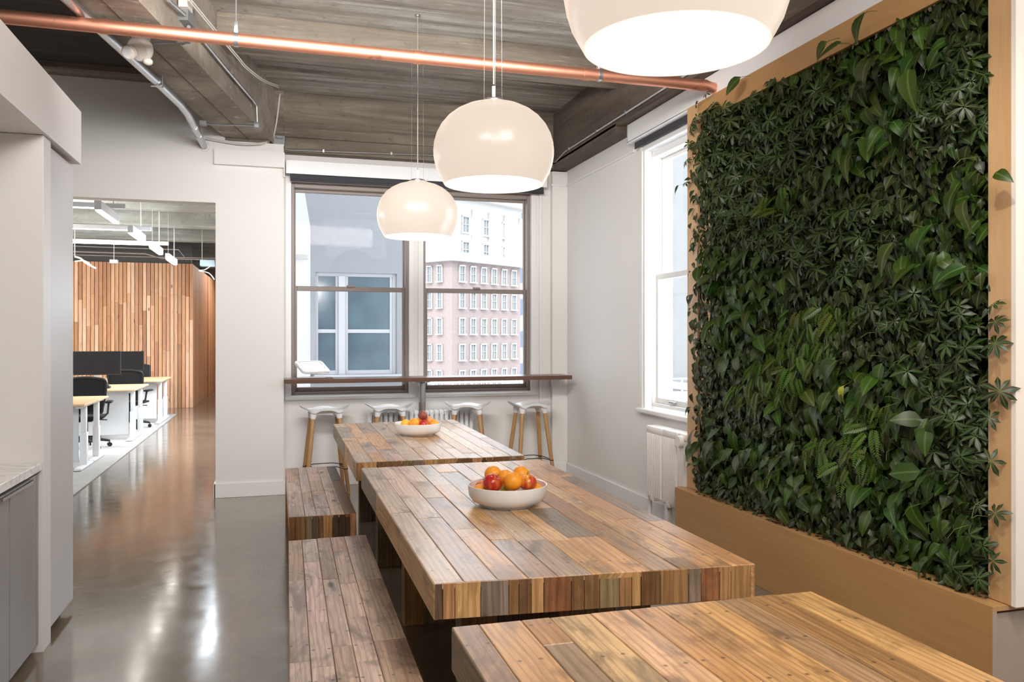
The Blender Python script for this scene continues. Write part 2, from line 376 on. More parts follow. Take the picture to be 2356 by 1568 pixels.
# a plank: outer quad (4 points), thickness towards -n, grain along p0->p1
def plank(parent, q, thick, col, mat='recl', name='plank', bev=.0022, gap=.0008):
    p = [Vector(a) for a in q]
    g = (p[1]-p[0]).normalized(); n = (p[1]-p[0]).cross(p[3]-p[0]).normalized(); c = n.cross(g).normalized()
    L = (p[1]-p[0]).length; Wd = (p[3]-p[0]).length; ctr = sum(p, Vector())/4
    def ins(d):
        out = []
        for a in p:
            r = a-ctr; gu = r.dot(g); cv = r.dot(c)
            out.append(ctr+g*(gu-math.copysign(min(d, abs(gu)*.9), gu))+c*(cv-math.copysign(min(d, abs(cv)*.9), cv)))
        return out
    o1 = ins(gap+bev); o2 = ins(gap); j = n*random.uniform(-.0012, .0012)
    vs = [a+j for a in o1]+[a-n*bev+j for a in o2]+[a-n*thick for a in o2]
    fs = [(0, 1, 2, 3)]+[(i+4, (i+1) % 4+4, (i+1) % 4, i) for i in range(4)]+[(i+8, (i+1) % 4+8, (i+1) % 4+4, i+4) for i in range(4)]+[(11, 10, 9, 8)]
    o0 = wloc(parent); me = bpy.data.meshes.new(name); me.from_pydata([v-o0 for v in vs], [], fs); me.materials.append(M[mat])
    u1 = me.uv_layers.new(name='grain'); u2 = me.uv_layers.new(name='nail'); ru, rv = random.uniform(0, 50), random.uniform(0, 50)
    for lp in me.loops:
        r = vs[lp.vertex_index]-ctr; a, b = r.dot(g), r.dot(c)+r.dot(n)*.7
        u1.data[lp.index].uv = (a+ru, b+rv); u2.data[lp.index].uv = (a+L/2-.17, r.dot(c))
    o = bpy.data.objects.new(name, me); COL.objects.link(o); o.parent = parent; o.color = (*col, 1); WL[o.name] = o0
    return o
# ---------------------------------------------------------------- the setting
YB, XR = 8.28, 3.03          # window wall, side wall
YO = 7.93                    # wall with the wide opening
struct(MB().box(-10, -3.2, -.15, XR+.3, 27, 0), 'floor', 'floor')
# back wall with two windows
w = MB()
WX = [(.141, 1.316), (1.465, 2.641)]; WZ0, WZ1 = .91, 3.04
w.box(.067, YB, 0, XR+.3, YB+.3, WZ0); w.box(.067, YB, WZ1, XR+.3, YB+.3, 4.0)
for a, b in ((-.1, .141), (1.316, 1.465), (2.641, XR+.3)): w.box(max(a, .067), YB, WZ0, b, YB+.3, WZ1)
w.box(2.86, YB-.07, 0, XR, YB, 3.28)
struct(w, 'wall_back', 'wall')
# wall with wide opening into the office
w = MB(); w.box(-.542, YO, 0, .067, YB+.28, 3.318); w.box(-10, YO, 2.737, -.542, YO+.16, 3.318); w.box(-3.75, YO, 0, -3.2, YO+.16, 2.737)
w.box(-10, YO, 3.318, -.46, YO+.16, 3.82)
struct(w, 'wall_office_side', 'wall')
w = MB(); sx = (6.36, 5.02)
w.box(XR, -3.2, 0, XR+.3, 5.02, 3.95); w.box(XR, 6.36, 0, XR+.3, YB, 3.95); w.box(XR, 5.02, 0, XR+.3, 6.36, .86); w.box(XR, 5.02, 3.12, XR+.3, 6.36, 3.95)
struct(w, 'wall_right', 'wall')
struct(MB().box(-10, -3.4, 0, XR+.3, -3.2, 4), 'wall_rear', 'wall')
struct(MB().box(-3.75, -3.2, 0, -3.60, YO, 4), 'wall_left', 'wall')
# office shell
struct(MB().box(-10.2, YO+.16, 0, -10, 27, 4), 'wall_office_left', 'wall')
struct(MB().box(-.35, YB+.28, 0, -.2, 27, 4), 'wall_office_right', 'wall')
struct(MB().box(-10, 26.8, 0, -.2, 27, 4), 'wall_office_end', 'wall')
# ceiling
ce = struct(MB().box(-3.75, -3.4, 3.88, XR+.3, YB+.3, 4.05), 'ceiling', 'slab')
GA, GD = Vector((-.71, 4.93)), Vector((.655, 3.01)).normalized()     # girder right edge and its direction
GN = Vector((-GD.y, GD.x))
def gpt(t, off): p = GA+GD*t+GN*off; return p
b = MB()      # joists run to the girder's right face
for y0, y1 in ((6.27, 6.50), (4.45, 4.68), (2.6, 2.83)):
    t = (y0+.1-GA.y)/GD.y; b.box(GA.x+GD.x*t-.1, y0, 3.66, 2.9, y1, 3.9)
struct(b, 'joist', 'beamx', ce)
b = MB().box(-.6, 8.15, 3.30, XR, YB, 3.9); b.box(.07, 8.12, 3.44, 2.86, 8.16, 3.53); b.box(-.46, 7.95, 3.316, -.06, 8.45, 3.9); b.box(-.06, 8.12, 3.316, .067, 8.45, 3.9)
struct(b, 'beam', 'beamx', ce)
b = MB(); b.box(2.85, -3, 3.30, XR, 8.2, 3.9); b.box(2.99, -3, 3.245, XR, 6.46+2e-3, 3.30)
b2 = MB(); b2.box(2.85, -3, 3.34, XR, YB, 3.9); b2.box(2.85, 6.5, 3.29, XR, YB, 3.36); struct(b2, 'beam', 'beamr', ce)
g = MB(); a0, a1 = gpt(-9, 0), gpt(3.35, 0); c0, c1 = gpt(-9, .40), gpt(3.25, .40)
g.hexa([(a0.x, a0.y, 3.35), (c0.x, c0.y, 3.35), (c1.x, c1.y, 3.35), (a1.x, a1.y, 3.35)], [(a0.x, a0.y, 3.9), (c0.x, c0.y, 3.9), (c1.x, c1.y, 3.9), (a1.x, a1.y, 3.9)])
struct(g, 'girder', 'girder', ce)
g = MB(); e0, e1 = gpt(-9, .19), gpt(3.2, .19); k = GN*.006   # form-board seam under the girder
g.hexa([(e0.x, e0.y, 3.344), (e0.x+k.x, e0.y+k.y, 3.344), (e1.x+k.x, e1.y+k.y, 3.344), (e1.x, e1.y, 3.344)], [(e0.x, e0.y, 3.36), (e0.x+k.x, e0.y+k.y, 3.36), (e1.x+k.x, e1.y+k.y, 3.36), (e1.x, e1.y, 3.36)])
struct(g, 'form_seam', 'beamr', ce)
d = MB(); e0, e1 = gpt(-9, .41), gpt(3.05, .41)     # bay left of the girder, its shade painted as darker concrete
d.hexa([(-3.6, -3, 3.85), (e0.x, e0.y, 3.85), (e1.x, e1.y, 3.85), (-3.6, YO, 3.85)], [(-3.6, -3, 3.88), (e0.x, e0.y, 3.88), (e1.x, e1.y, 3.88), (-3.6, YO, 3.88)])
struct(d, 'painted_shade_bay', 'shadeslab', ce)
struct(MB().box(-3.6, YO-.23, 3.80, -.5, YO, 3.879), 'ledge_beam', 'beamx', ce)
# office ceiling
oc = struct(MB().box(-10.2, YO+.16, 3.75, -.2, 27, 3.9), 'ceiling_office', 'oslab')
for y in (8.75, 10.5, 12.3, 14.2, 16.3, 19.5, 22.5):
    struct(MB().box(-10, y, 3.30, -.35, y+.26, 3.76), 'joist', 'oslab', oc)
# baseboards, picture rail, casings
struct(MB().cbox(-.556, YO-.018, 0, .085, YO, .135, .004).cbox(-.558, YO-.018, 0, -.54, YO+.2, .135, .004), 'baseboard_office_side', 'trimw')
struct(MB().cbox(.067, YB-.018, 0, 2.86, YB, .13, .004).cbox(2.845, YB-.088, 0, XR, YB-.07, .13, .004), 'baseboard_back', 'trimw')
struct(MB().cbox(XR-.018, 5.3, 0, XR, YB-.07, .13, .004), 'baseboard_right', 'trimw')
struct(MB().cbox(XR-.014, 6.5, 3.12, XR, YB-.07, 3.145, .004).cbox(2.845, YB-.084, 3.12, XR, YB-.07, 3.145, .004), 'trim_1', 'trimw')
struct(MB().box(-.55, YO-.06, 3.087, .067, YO, 3.228).box(.067, YO-.06, 3.0, .075, YO, 3.228), 'trim_2', 'wall')   # small soffit box
t = MB()
for (a, b_) in WX:
    t.cbox(a-.055, YB-.012, WZ0-.05, a, YB+.01, WZ1+.03, .003); t.cbox(b_, YB-.012, WZ0-.05, b_+.055, YB+.01, WZ1+.03, .003)
    t.cbox(a-.06, YB-.035, WZ0-.045, b_+.06, YB+.02, WZ0-.01, .006)
t.cbox(2.73, YB-.02, 0.1, 2.76, YB, 3.2, .004)
struct(t, 'trim_3', 'trimw')
# double-hung windows
def sash_window(n, ax, a0, a1, z0, z1, zm, dep, mat, label):
    # ax 'y': spans X at plane Y=dep ; ax 'x': spans Y at plane X=dep ; depth grows outwards
    o = empty('window_%d' % n, ((a0+a1)/2, dep, z0) if ax == 'y' else (dep, (a0+a1)/2, z0), kind='structure')
    o['label'] = label
    def bx(m, u0, u1, d0, d1, q0, q1, b=.004):
        return m.cbox(u0, dep+d0, q0, u1, dep+d1, q1, b) if ax == 'y' else m.cbox(dep+d0, u0, q0, dep+d1, u1, q1, b)
    f = MB(); fw = .032
    bx(f, a0, a0+fw, .01, .16, z0, z1); bx(f, a1-fw, a1, .01, .16, z0, z1); bx(f, a0+fw, a1-fw, .01, .16, z1-.055, z1); bx(f, a0+fw, a1-fw, .01, .16, z0, z0+.03)
    f.build('frame', mat, o)
    s = MB(); i0, i1 = a0+fw, a1-fw; sw = .026          # upper sash (outer track)
    bx(s, i0, i0+sw-.012, .10, .14, zm, z1-.055); bx(s, i1-sw+.012, i1, .10, .14, zm, z1-.055)
    bx(s, i0+.01, i1-.01, .10, .14, zm-.02, zm+.022); bx(s, i0+.01, i1-.01, .10, .14, z1-.085, z1-.055)
    s.build('upper_sash', mat, o)
    s = MB()
    bx(s, i0, i0+sw, .05, .09, z0+.03, zm+.02); bx(s, i1-sw, i1, .05, .09, z0+.03, zm+.02)
    bx(s, i0+sw, i1-sw, .05, .09, zm-.028, zm+.02); bx(s, i0+sw, i1-sw, .05, .09, z0+.03, z0+.075)
    s.build('lower_sash', mat, o)
    bx(MB(), (a0+a1)/2-.04, (a0+a1)/2+.04, .03, .06, zm+.012, zm+.036, .006).build('sash_lock', mat, o)
    g = MB(); bx(g, i0+.005, i1-.005, .118, .122, zm, z1-.07, .001); g.build('pane', 'glass', o)
    g = MB(); bx(g, i0+.01, i1-.01, .068, .072, z0+.05, zm, .001); g.build('pane', 'glass', o)
    return o
sash_window(1, 'y', .141, 1.316, WZ0, WZ1, 1.985, YB+.03, 'taupe', 'taupe painted sash window looking on the white court wall')
sash_window(2, 'y', 1.465, 2.641, WZ0, WZ1, 1.985, YB+.03, 'taupe', 'taupe painted sash window looking on the brick building')
w3 = sash_window(3, 'x', 5.02, 6.30, .90, 3.08, 2.01, XR+.05, 'wwin', 'white painted sash window beside the planted wall')
m = MB(); m.tube([(XR+.075, 5.62, .955), (XR+.03, 5.62, .96), (XR+.03, 5.62, .99), (XR+.03, 5.57, .99), (XR+.03, 5.57, .96), (XR+.075, 5.57, .955)], .004, 6); m.cbox(XR+.06, 5.9, .95, XR+.09, 5.98, .965, .003)
m.build('sash_lift', 'steel', w3)
t = MB()
t.cbox(XR-.025, 6.30, .86, XR+.02, 6.36, 3.13, .008); t.cbox(XR-.012, 6.27, .86, XR+.06, 6.31, 3.10, .006)
t.cbox(XR-.05, 5.02, .845, XR+.06, 6.38, .885, .01); t.cbox(XR-.02, 5.02, 3.08, XR+.05, 6.36, 3.13, .006)
struct(t, 'trim_4', 'wwin')
# roller blinds in their valances
v = empty('roller_blind', (1.45, YB-.1, 3.03), 'charcoal roller blind rolled up in a white valance over the two back windows', 'blind')
MB().cbox(.09, YB-.135, 3.09, 2.78, YB-.12, 3.222, .003).box(.09, YB-.12, 3.205, 2.78, YB, 3.22).build('valance', 'valance', v)
MB().tube([(.13, YB-.06, 3.10), (2.75, YB-.06, 3.10)], .04, 16).box(.13, YB-.102, 3.035, 2.75, YB-.098, 3.10).cbox(.13, YB-.112, 3.022, 2.75, YB-.088, 3.045, .003).build('blind_roll', 'blind', v, True)
v = empty('roller_blind', (XR-.1, 5.9, 3.05), 'charcoal roller blind under the long white valance beside the planted wall', 'blind')
MB().cbox(2.93, -1, 3.178, 2.945, 6.44, 3.335, .003).box(2.93, -1, 3.172, XR, 6.44, 3.186).box(2.93, 6.43, 3.178, XR, 6.44, 3.335).build('valance', 'valance', v)
MB().box(2.975, 5.0, 3.118, 2.985, 6.38, 3.172).tube([(3.0, 5.0, 3.215), (3.0, 6.36, 3.215)], .026, 14).build('blind_roll', 'blind', v)
# ---------------------------------------------------------------- outside
def facade_window(parent, c, ud, wd, hg, dep, fm, gm, name='window', bars=True):
    n = Vector((ud.y, -ud.x, 0)); c = Vector(c)
    def bar(m, u0, u1, z0, z1, d0, d1):
        q = [c+ud*u0+n*d0, c+ud*u1+n*d0, c+ud*u1+n*d1, c+ud*u0+n*d1]
        m.hexa([(a.x, a.y, c.z+z0) for a in q], [(a.x, a.y, c.z+z1) for a in q])
    m = MB(); t = wd*.09
    bar(m, -wd/2, -wd/2+t, 0, hg, 0, dep); bar(m, wd/2-t, wd/2, 0, hg, 0, dep); bar(m, -wd/2, wd/2, hg-t, hg+t*.8, 0, dep*1.3); bar(m, -wd/2-t, wd/2+t, -t*1.4, t*.4, 0, dep*2)
    if bars: bar(m, -t*.3, t*.3, 0, hg, 0, dep*.6)
    bar(m, -wd/2, wd/2, hg*.5-t*.3, hg*.5+t*.3, 0, dep*.8)
    f = m.build(name, fm, parent)
    m = MB(); bar(m, -wd/2+t*.5, wd/2-t*.5, .0, hg, .01, dep*.25); m.build('pane', gm, f)
    return f
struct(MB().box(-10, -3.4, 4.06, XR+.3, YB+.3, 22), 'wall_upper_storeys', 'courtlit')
# court wall of the neighbouring wing
YC = 16.0
cw = empty('court_building', (1.6, YC, -9), 'white stuccoed neighbouring building with a paired sash window', 'building')
m = MB(); xa, xb, za, zb = .72, 2.30, .75, 2.74
m.box(-.5, YC, -9, xa, YC+.4, 12); m.box(xb, YC, -9, 2.72, YC+.4, 12); m.box(xa, YC, -9, xb, YC+.4, za); m.box(xa, YC, zb, xb, YC+.4, 12)
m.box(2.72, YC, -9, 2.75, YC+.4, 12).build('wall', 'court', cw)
m = MB(); m.box(xa-.05, YC-.05, za-.12, xb+.10, YC+.1, za); m.box(xa, YC+.062, zb-.06, xb-.07, YC+.158, zb-.001); m.box(xb-.07, YC+.06, za, xb-.001, YC+.16, zb-.001); m.box(1.17, YC+.04, za+.001, 1.29, YC+.16, zb-.06)
m.build('window_casing', 'courtfr', cw)
def neigh(x0, x1):
    m = MB(); zm = 1.60
    for a in (x0, x1-.06): m.box(a, YC+.08, za, a+.06, YC+.13, zb)
    m.box(x0+.06, YC+.085, zb-.07, x1-.06, YC+.125, zb); m.box(x0+.06, YC+.085, zm-.035, x1-.06, YC+.125, zm+.035); m.box(x0+.06, YC+.085, za, x1-.06, YC+.125, za+.08)
    f = m.build('window', 'courtfr', cw); m = MB().box(x0+.03, YC+.10, za+.03, x1-.03, YC+.112, zb-.03); m.build('pane', 'extglass', f)
neigh(xa, 1.17); neigh(1.29, xb-.07)
MB().box(xa, YC+.5, za, xb, YC+.52, zb).build('room_beyond', 'extglass', cw)
ws = empty('court_wing', (.1, 11.5, -9), 'bright white wing with slanted parapet at the left of the court', 'building')
MB().add([(x, y, z) for y in (11.0, 11.9) for x, z in ((-.18, -9), (.432, -9), (.432, 2.95), (.33, 3.6), (.30, 9), (-.18, 9))],
         [(0, 1, 2, 3, 4, 5), (11, 10, 9, 8, 7, 6)]+[(i, (i+1) % 6+0, (i+1) % 6+6, i+6) for i in range(6)]).build('wall', 'courtlit', ws)
MB().box(-.18, 10.97, 2.52, .40, 11.02, 2.58).build('string_course', 'stonefar', ws)
# brick building far off
S = 50.0/F*1.0            # metres per pixel on the near corner, 50 m off
def far(x, y, dpt): r = ray(x, y); s = dpt/F; return Vector((r.x*s, r.y*s, H+r.z*s))
CB = far(1040, 773, 60); ud = Vector((math.sin(math.radians(55.7)), math.cos(math.radians(55.7)), 0)); ul = Vector((-ud.y, ud.x, 0))
bb = empty('brick_building', (CB.x, CB.y, -20), 'hazy brick office building with rows of windows and a pale stone top', 'building')
def zc(y): return H+(HZ-y)*60/F
def pt(a, l, z): p = Vector((CB.x, CB.y, 0))+ud*a+ul*l; return (p.x, p.y, z)
def slab(m, a0, a1, l0, l1, z0, z1): m.hexa([pt(a0, l0, z0), pt(a1, l0, z0), pt(a1, l1, z0), pt(a0, l1, z0)], [pt(a0, l0, z1), pt(a1, l0, z1), pt(a1, l1, z1), pt(a0, l1, z1)])
# right end of the facade at x = 1197
r = ray(1197, 773); A = None
den = ud.x*r.y-ud.y*r.x; LEN = (CB.y*r.x-CB.x*r.y)/den
zcor = zc(598)
m = MB(); slab(m, 0, LEN, 0, 14, -20, zcor); m.build('wall', 'brickfar', bb)
m = MB(); slab(m, -.05, LEN+.05, -.05, 14, zcor+.6, zc(455)); m.build('stone_top', 'stonefar', bb)
m = MB(); slab(m, -.5, LEN+.5, -.5, 14.5, zcor-.05, zcor+.6); slab(m, -.9, LEN+.9, -.9, 14.9, zc(455), zc(440)); slab(m, -.3, LEN+.3, -.3, 14.3, zc(440), zc(430)); m.build('cornice', 'stonefar', bb)
m = MB()
for i in range(5):
    a = LEN*(.02+i*.235); slab(m, a, a+.5, -.25, .1, zcor+.6, zc(475))
m.build('pilaster', 'stonefar', bb)
FL = 61*60/F*1.02
for rw in range(8):
    z0 = zc(646+61*rw)
    for i in range(6):
        p = pt(LEN*(.125+i*.152), -.02, z0); facade_window(bb, p, ud, LEN*.075, FL*.60, .12, 'stonefar', 'farglass')
    for i in range(5):
        p = pt(-.02, 1.2+i*1.1, z0); facade_window(bb, p, -ul, .52, FL*.60, .12, 'stonefar', 'farglass')
for rw in range(2):
    z0 = zc([531, 590][rw])
    for i in range(3):
        p = pt(LEN*(.17+i*.29), -.06, z0); facade_window(bb, p, ud, LEN*.10, FL*.62, .12, 'stonefar', 'farglass')
    p = pt(-.06, 3.0, z0); facade_window(bb, p, -ul, LEN*.10, FL*.62, .12, 'stonefar', 'farglass')
tw = empty('glass_tower', far(1215, 773, 110), 'dark banded glass tower just behind the brick building', 'building')
p0 = far(1192, 773, 110); p1 = far(1240, 773, 110); dz = 4.4
m = MB(); m.box(p0.x, p0.y, -25, p1.x, p0.y+10, 21.5); m.build('wall', 'stonefar', tw)
for k in range(11): MB().box(p0.x-.1, p0.y-.1, -22+k*dz, p1.x, p0.y+1, -22+k*dz+2.2).build('window_band', 'toweglass', tw)
pr = empty('parapet', (6, 22, -9), 'low white parapet wall with rail outside the right hand back window', 'wall')
m = MB().box(3.2, 20, -9, 11.5, 20.4, -.05); m.build('wall', 'courtlit', pr)
m = MB()
for k in range(16): m.box(3.3+k*.5, 20.1, -.05, 3.34+k*.5, 20.14, .3)
m.box(3.2, 20.1, .3, 11.3, 20.16, .34); m.build('railing', 'courtlit', pr)
# white building seen through the side window
EX = PX(1522, 700, 14.0)
wb = empty('white_building', (14.6, EX.y-3, -12), 'white facade with stacked sash windows outside the side window', 'building')
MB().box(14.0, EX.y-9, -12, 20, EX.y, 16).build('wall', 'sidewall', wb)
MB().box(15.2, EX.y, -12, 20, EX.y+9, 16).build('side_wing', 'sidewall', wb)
MB().box(13.85, EX.y-9, H-1.9, 14, EX.y+.02, H-1.65).build('string_course', 'stonefar', wb)
for yt, yb in ((348, 352), (395, 462), (520, 594), (662, 706), (762, 832), (905, 960)):
    pa, pb = PX(1526, yb, 14.0), PX(1545, yt, 14.0)
    facade_window(wb, (13.98, (pa.y+pb.y)/2, pa.z), Vector((0, -1, 0)), abs(pa.y-pb.y), max(.5, PX(1535, yt, 14).z-pa.z), .10, 'stonefar', 'farglass')
struct(MB().box(-40, 8.7, -20.3, 200, 200, -20), 'ground_outside', 'stonefar')
# ---------------------------------------------------------------- reclaimed wood tables and benches
PALE, TAN, MID, BRN, GRY, DRK, RED, OLV = (.66, .42, .215), (.57, .325, .14), (.41, .225, .095), (.235, .122, .052), (.25, .19, .14), (.11, .068, .045), (.25, .085, .04), (.24, .18, .095)
def vary(c, s=.12):
    k = 1+random.uniform(-s, s); return tuple(min(1, x*k*(1+random.uniform(-.04, .04))) for x in c)
def bil(q, u, v):     # q = FL, FR, BR, BL ; u across, v along (front -> back)
    a = q[0].lerp(q[1], u); b_ = q[3].lerp(q[2], u); return a.lerp(b_, v)
def up(p, z): return Vector((p.x, p.y, z))
def plank_top(par, q, z, wid, lens, pal, seed):
    random.seed(seed); W0 = (q[1]-q[0]).length; L0 = (q[3]-q[0]).length
    us = [0]
    while us[-1] < W0-.001:
        d = random.uniform(*wid)
        if W0-us[-1]-d < wid[0]*.9: d = W0-us[-1]
        us.append(us[-1]+d)
    for i in range(len(us)-1):
        v = 0; first = True
        while v < L0-.001:
            d = random.uniform(*lens)*(random.uniform(.25, 1) if first else 1); first = False
            if L0-v-d < .18: d = L0-v
            a0, a1, b0, b1 = us[i]/W0, us[i+1]/W0, v/L0, (v+d)/L0
            c = vary(pal(a0, b0))
            P4 = [bil(q, a0, b0), bil(q, a0, b1), bil(q, a1, b1), bil(q, a1, b0)]
            # outward normal must be +z : order front-left, back-left would give -z, so go right to left
            plank(par, [up(P4[3], z), up(P4[2], z), up(P4[1], z), up(P4[0], z)], .018, c)
            v += d
def strips(par, A, B, z0, z1, wid, cols, seed, name='plank', thick=.016, mat='recl_end'):
    random.seed(seed); L = (B-A).length; u = 0
    while u < L-.001:
        d = random.uniform(*wid)
        if L-u-d < wid[0]*.8: d = L-u
        a, b_ = A.lerp(B, u/L), A.lerp(B, (u+d)/L)
        # outward normal: A->B with outside on the right hand side
        plank(par, [up(b_, z0), up(b_, z1), up(a, z1), up(a, z0)], thick, vary(random.choice(cols), .18), mat, name, .0015)
        u += d
def longs(par, A, B, z0, z1, cols, seed, rows=1):
    random.seed(seed); L = (B-A).length
    for k in range(rows):
        u = 0; h0, h1 = z0+(z1-z0)*k/rows, z0+(z1-z0)*(k+1)/rows
        while u < L-.001:
            d = random.uniform(.5, 1.3)
            if L-u-d < .3: d = L-u
            a, b_ = A.lerp(B, u/L), A.lerp(B, (u+d)/L)
            plank(par, [up(a, h0), up(b_, h0), up(b_, h1), up(a, h1)], .016, vary(random.choice(cols), .12), 'recl_end')
            u += d
MIXC = [BRN, MID, TAN, GRY, DRK, (.30, .13, .055), OLV, BRN, TAN, MID, GRY, BRN]
LEGC = [BRN, MID, OLV, GRY, DRK, BRN]
def leg_slab(par, q, z1, seed, side=None):
    # q = footprint FL, FR, BR, BL ; a slab leg clad with upright planks
    c = sum(q, Vector())/4; qi = [c+(p-c)*1.0 for p in q]
    ins = [Vector((p.x+(.012 if p.x < c.x else -.012), p.y+(.012 if p.y < c.y else -.012), 0)) for p in q]
    lg = MB().hexa([up(p, 0.002) for p in ins], [up(p, z1) for p in ins]).build('leg', 'core', par)
    strips(lg, q[0], q[1], 0, z1, (.05, .12), LEGC, seed, thick=.014)
    strips(lg, q[3], q[0], 0, z1, (.03, .1), [TAN, MID, OLV], seed+1, thick=.014)
    strips(lg, q[2], q[3], 0, z1, (.05, .12), LEGC, seed+2, thick=.014)
    strips(lg, q[1], q[2], 0, z1, (.03, .1), [TAN, MID], seed+3, thick=.014)
    return lg
def table(q, zt, th, label, seed, pal, insx=.17, insy=.32, legt=.085, group='reclaimed wood dining tables'):
    c = sum(q, Vector())/4
    t = empty('dining_table', (c.x, c.y, 0), label, 'table')
    i = [p+(c-p).normalized()*.014 for p in q]
    MB().hexa([up(p, zt-th) for p in i], [up(p, zt-.012) for p in i]).build('tabletop', 'core', t)
    plank_top(t, q, zt, (.072, .118), (.35, 1.35), pal, seed)
    strips(t, q[0], q[1], zt-th, zt-.001, (.026, .105), MIXC, seed+1)
    strips(t, q[2], q[3], zt-th, zt-.001, (.03, .09), MIXC, seed+2)
    longs(t, q[3], q[0], zt-th, zt-.001, [TAN, OLV, MID, TAN], seed+3, 1)
    longs(t, q[1], q[2], zt-th, zt-.001, [TAN, MID], seed+4, 1)
    W0 = (q[1]-q[0]).length; L0 = (q[3]-q[0]).length; u = insx/W0
    for k, (y0, y1) in enumerate(((insy, insy+legt), (L0-insy-legt, L0-insy))):
        fq = [bil(q, u, y0/L0), bil(q, 1-u, y0/L0), bil(q, 1-u, y1/L0), bil(q, u, y1/L0)]
        leg_slab(t, fq, zt-th, seed+10*k+5)
    return t
def bench(q, zt, th, label, seed, pal):
    c = sum(q, Vector())/4
    t = empty('bench', (c.x, c.y, 0), label, 'bench')
    i = [p+(c-p).normalized()*.014 for p in q]
    MB().hexa([up(p, zt-th) for p in i], [up(p, zt-.012) for p in i]).build('seat', 'core', t)
    plank_top(t, q, zt, (.06, .10), (.35, .9), pal, seed)
    longs(t, q[3], q[0], zt-th, zt-.001, [TAN, MID, BRN], seed+3); longs(t, q[1], q[2], zt-th, zt-.001, [BRN, MID], seed+4)
    L0 = (q[3]-q[0]).length
    for k, (y0, y1) in enumerate(((0, .10), (L0-.10, L0))):
        fq = [bil(q, 0, y0/L0), bil(q, 1, y0/L0), bil(q, 1, y1/L0), bil(q, 0, y1/L0)]
        c2 = sum(fq, Vector())/4; ins = [Vector((p.x+(.012 if p.x < c2.x else -.012), p.y+(.012 if p.y < c2.y else -.012), 0)) for p in fq]
        lg = MB().hexa([up(p, .002) for p in ins], [up(p, zt-th) for p in ins]).build('leg', 'core', t)
        z1 = zt-.001 if k == 0 else zt-th
        strips(lg, fq[0], fq[1], 0, z1, (.022, .06), [BRN, GRY, TAN, OLV, MID, DRK, TAN], seed+20+k)
        strips(lg, fq[3], fq[0], 0, zt-th, (.04, .06), [BRN, MID], seed+30+k); strips(lg, fq[1], fq[2], 0, zt-th, (.04, .06), [BRN, MID], seed+40+k)
        strips(lg, fq[2], fq[3], 0, zt-.001 if k else zt-th, (.04, .08), [BRN, MID], seed+50+k)
    return t
def pick(*opts):
    def f(u, v): return random.choice(opts)
    return f
def pal2(u, v):
    if u > .93: return TAN
    return random.choice([PALE, (.62, .46, .34), TAN, (.56, .42, .31), PALE, (.48, .34, .24), MID, (.36, .26, .185)] if u < .5 else [TAN, MID, TAN, GRY, MID, PALE, BRN])  # pinkish pale planks on the left half carry the window reflection as colour
def pal3(u, v): return random.choice([TAN, TAN, MID, TAN, (.36, .225, .12), (.30, .19, .11), PALE])
def palb(u, v):
    if u > .78: return random.choice([DRK, BRN, (.14, .095, .07)])
    return random.choice([(.60, .46, .38), (.50, .385, .32), (.56, .41, .31), (.44, .30, .20), (.55, .43, .37)])  # pale lilac tones put the window sheen into the plank colour
ZT = .75
T1 = [PZ(819.5, 1063.5, ZT), PZ(1207, 1047.6, ZT), PZ(1044, 964.5, ZT), PZ(767, 974.6, ZT)]
T2 = [PZ(998.6, 1342, ZT), PZ(1737.8, 1297.1, ZT), PZ(1242.7, 1056, ZT), PZ(831, 1076.4, ZT)]
T3b = [PZ(1866, 1358, ZT), PZ(1039, 1442, ZT)]
T3 = [Vector((.448, -.22, 0)), Vector((1.545, -.22, 0)), T3b[0], T3b[1]]
for q in (T1, T2, T3):
    for p in q: p.z = 0
table(T1, ZT, .112, 'reclaimed plank table farthest away, nearest the bar stools', 101, pick(PALE, (.60, .47, .36), (.62, .46, .32), (.44, .33, .25), (.58, .42, .31), TAN), insy=.40)
table(T2, ZT, .112, 'reclaimed plank table in the middle of the row, with the nearer fruit bowl', 205, pal2, insy=.40)
table(T3, ZT, .112, 'reclaimed plank table nearest the viewer, bare top, cut by the frame', 303, pal3, insy=.40)
B1 = [PZ(664.5, 1189, .45), PZ(820.4, 1180.3, .45), PZ(771.9, 1071.5, .45), PZ(656.7, 1076.5, .45)]
B2b = [PZ(842, 1229.6, .45), PZ(664, 1243, .45)]
B2 = [Vector((.035, 2.38, 0)), Vector((.430, 2.36, 0)), B2b[0], B2b[1]]
for q in (B1, B2):
    for p in q: p.z = 0
bench(B1, .45, .10, 'reclaimed plank bench farther away, beside the far dining table', 402, palb)
bench(B2, .45, .10, 'reclaimed plank bench nearer the viewer, beside the middle dining table', 503, palb)
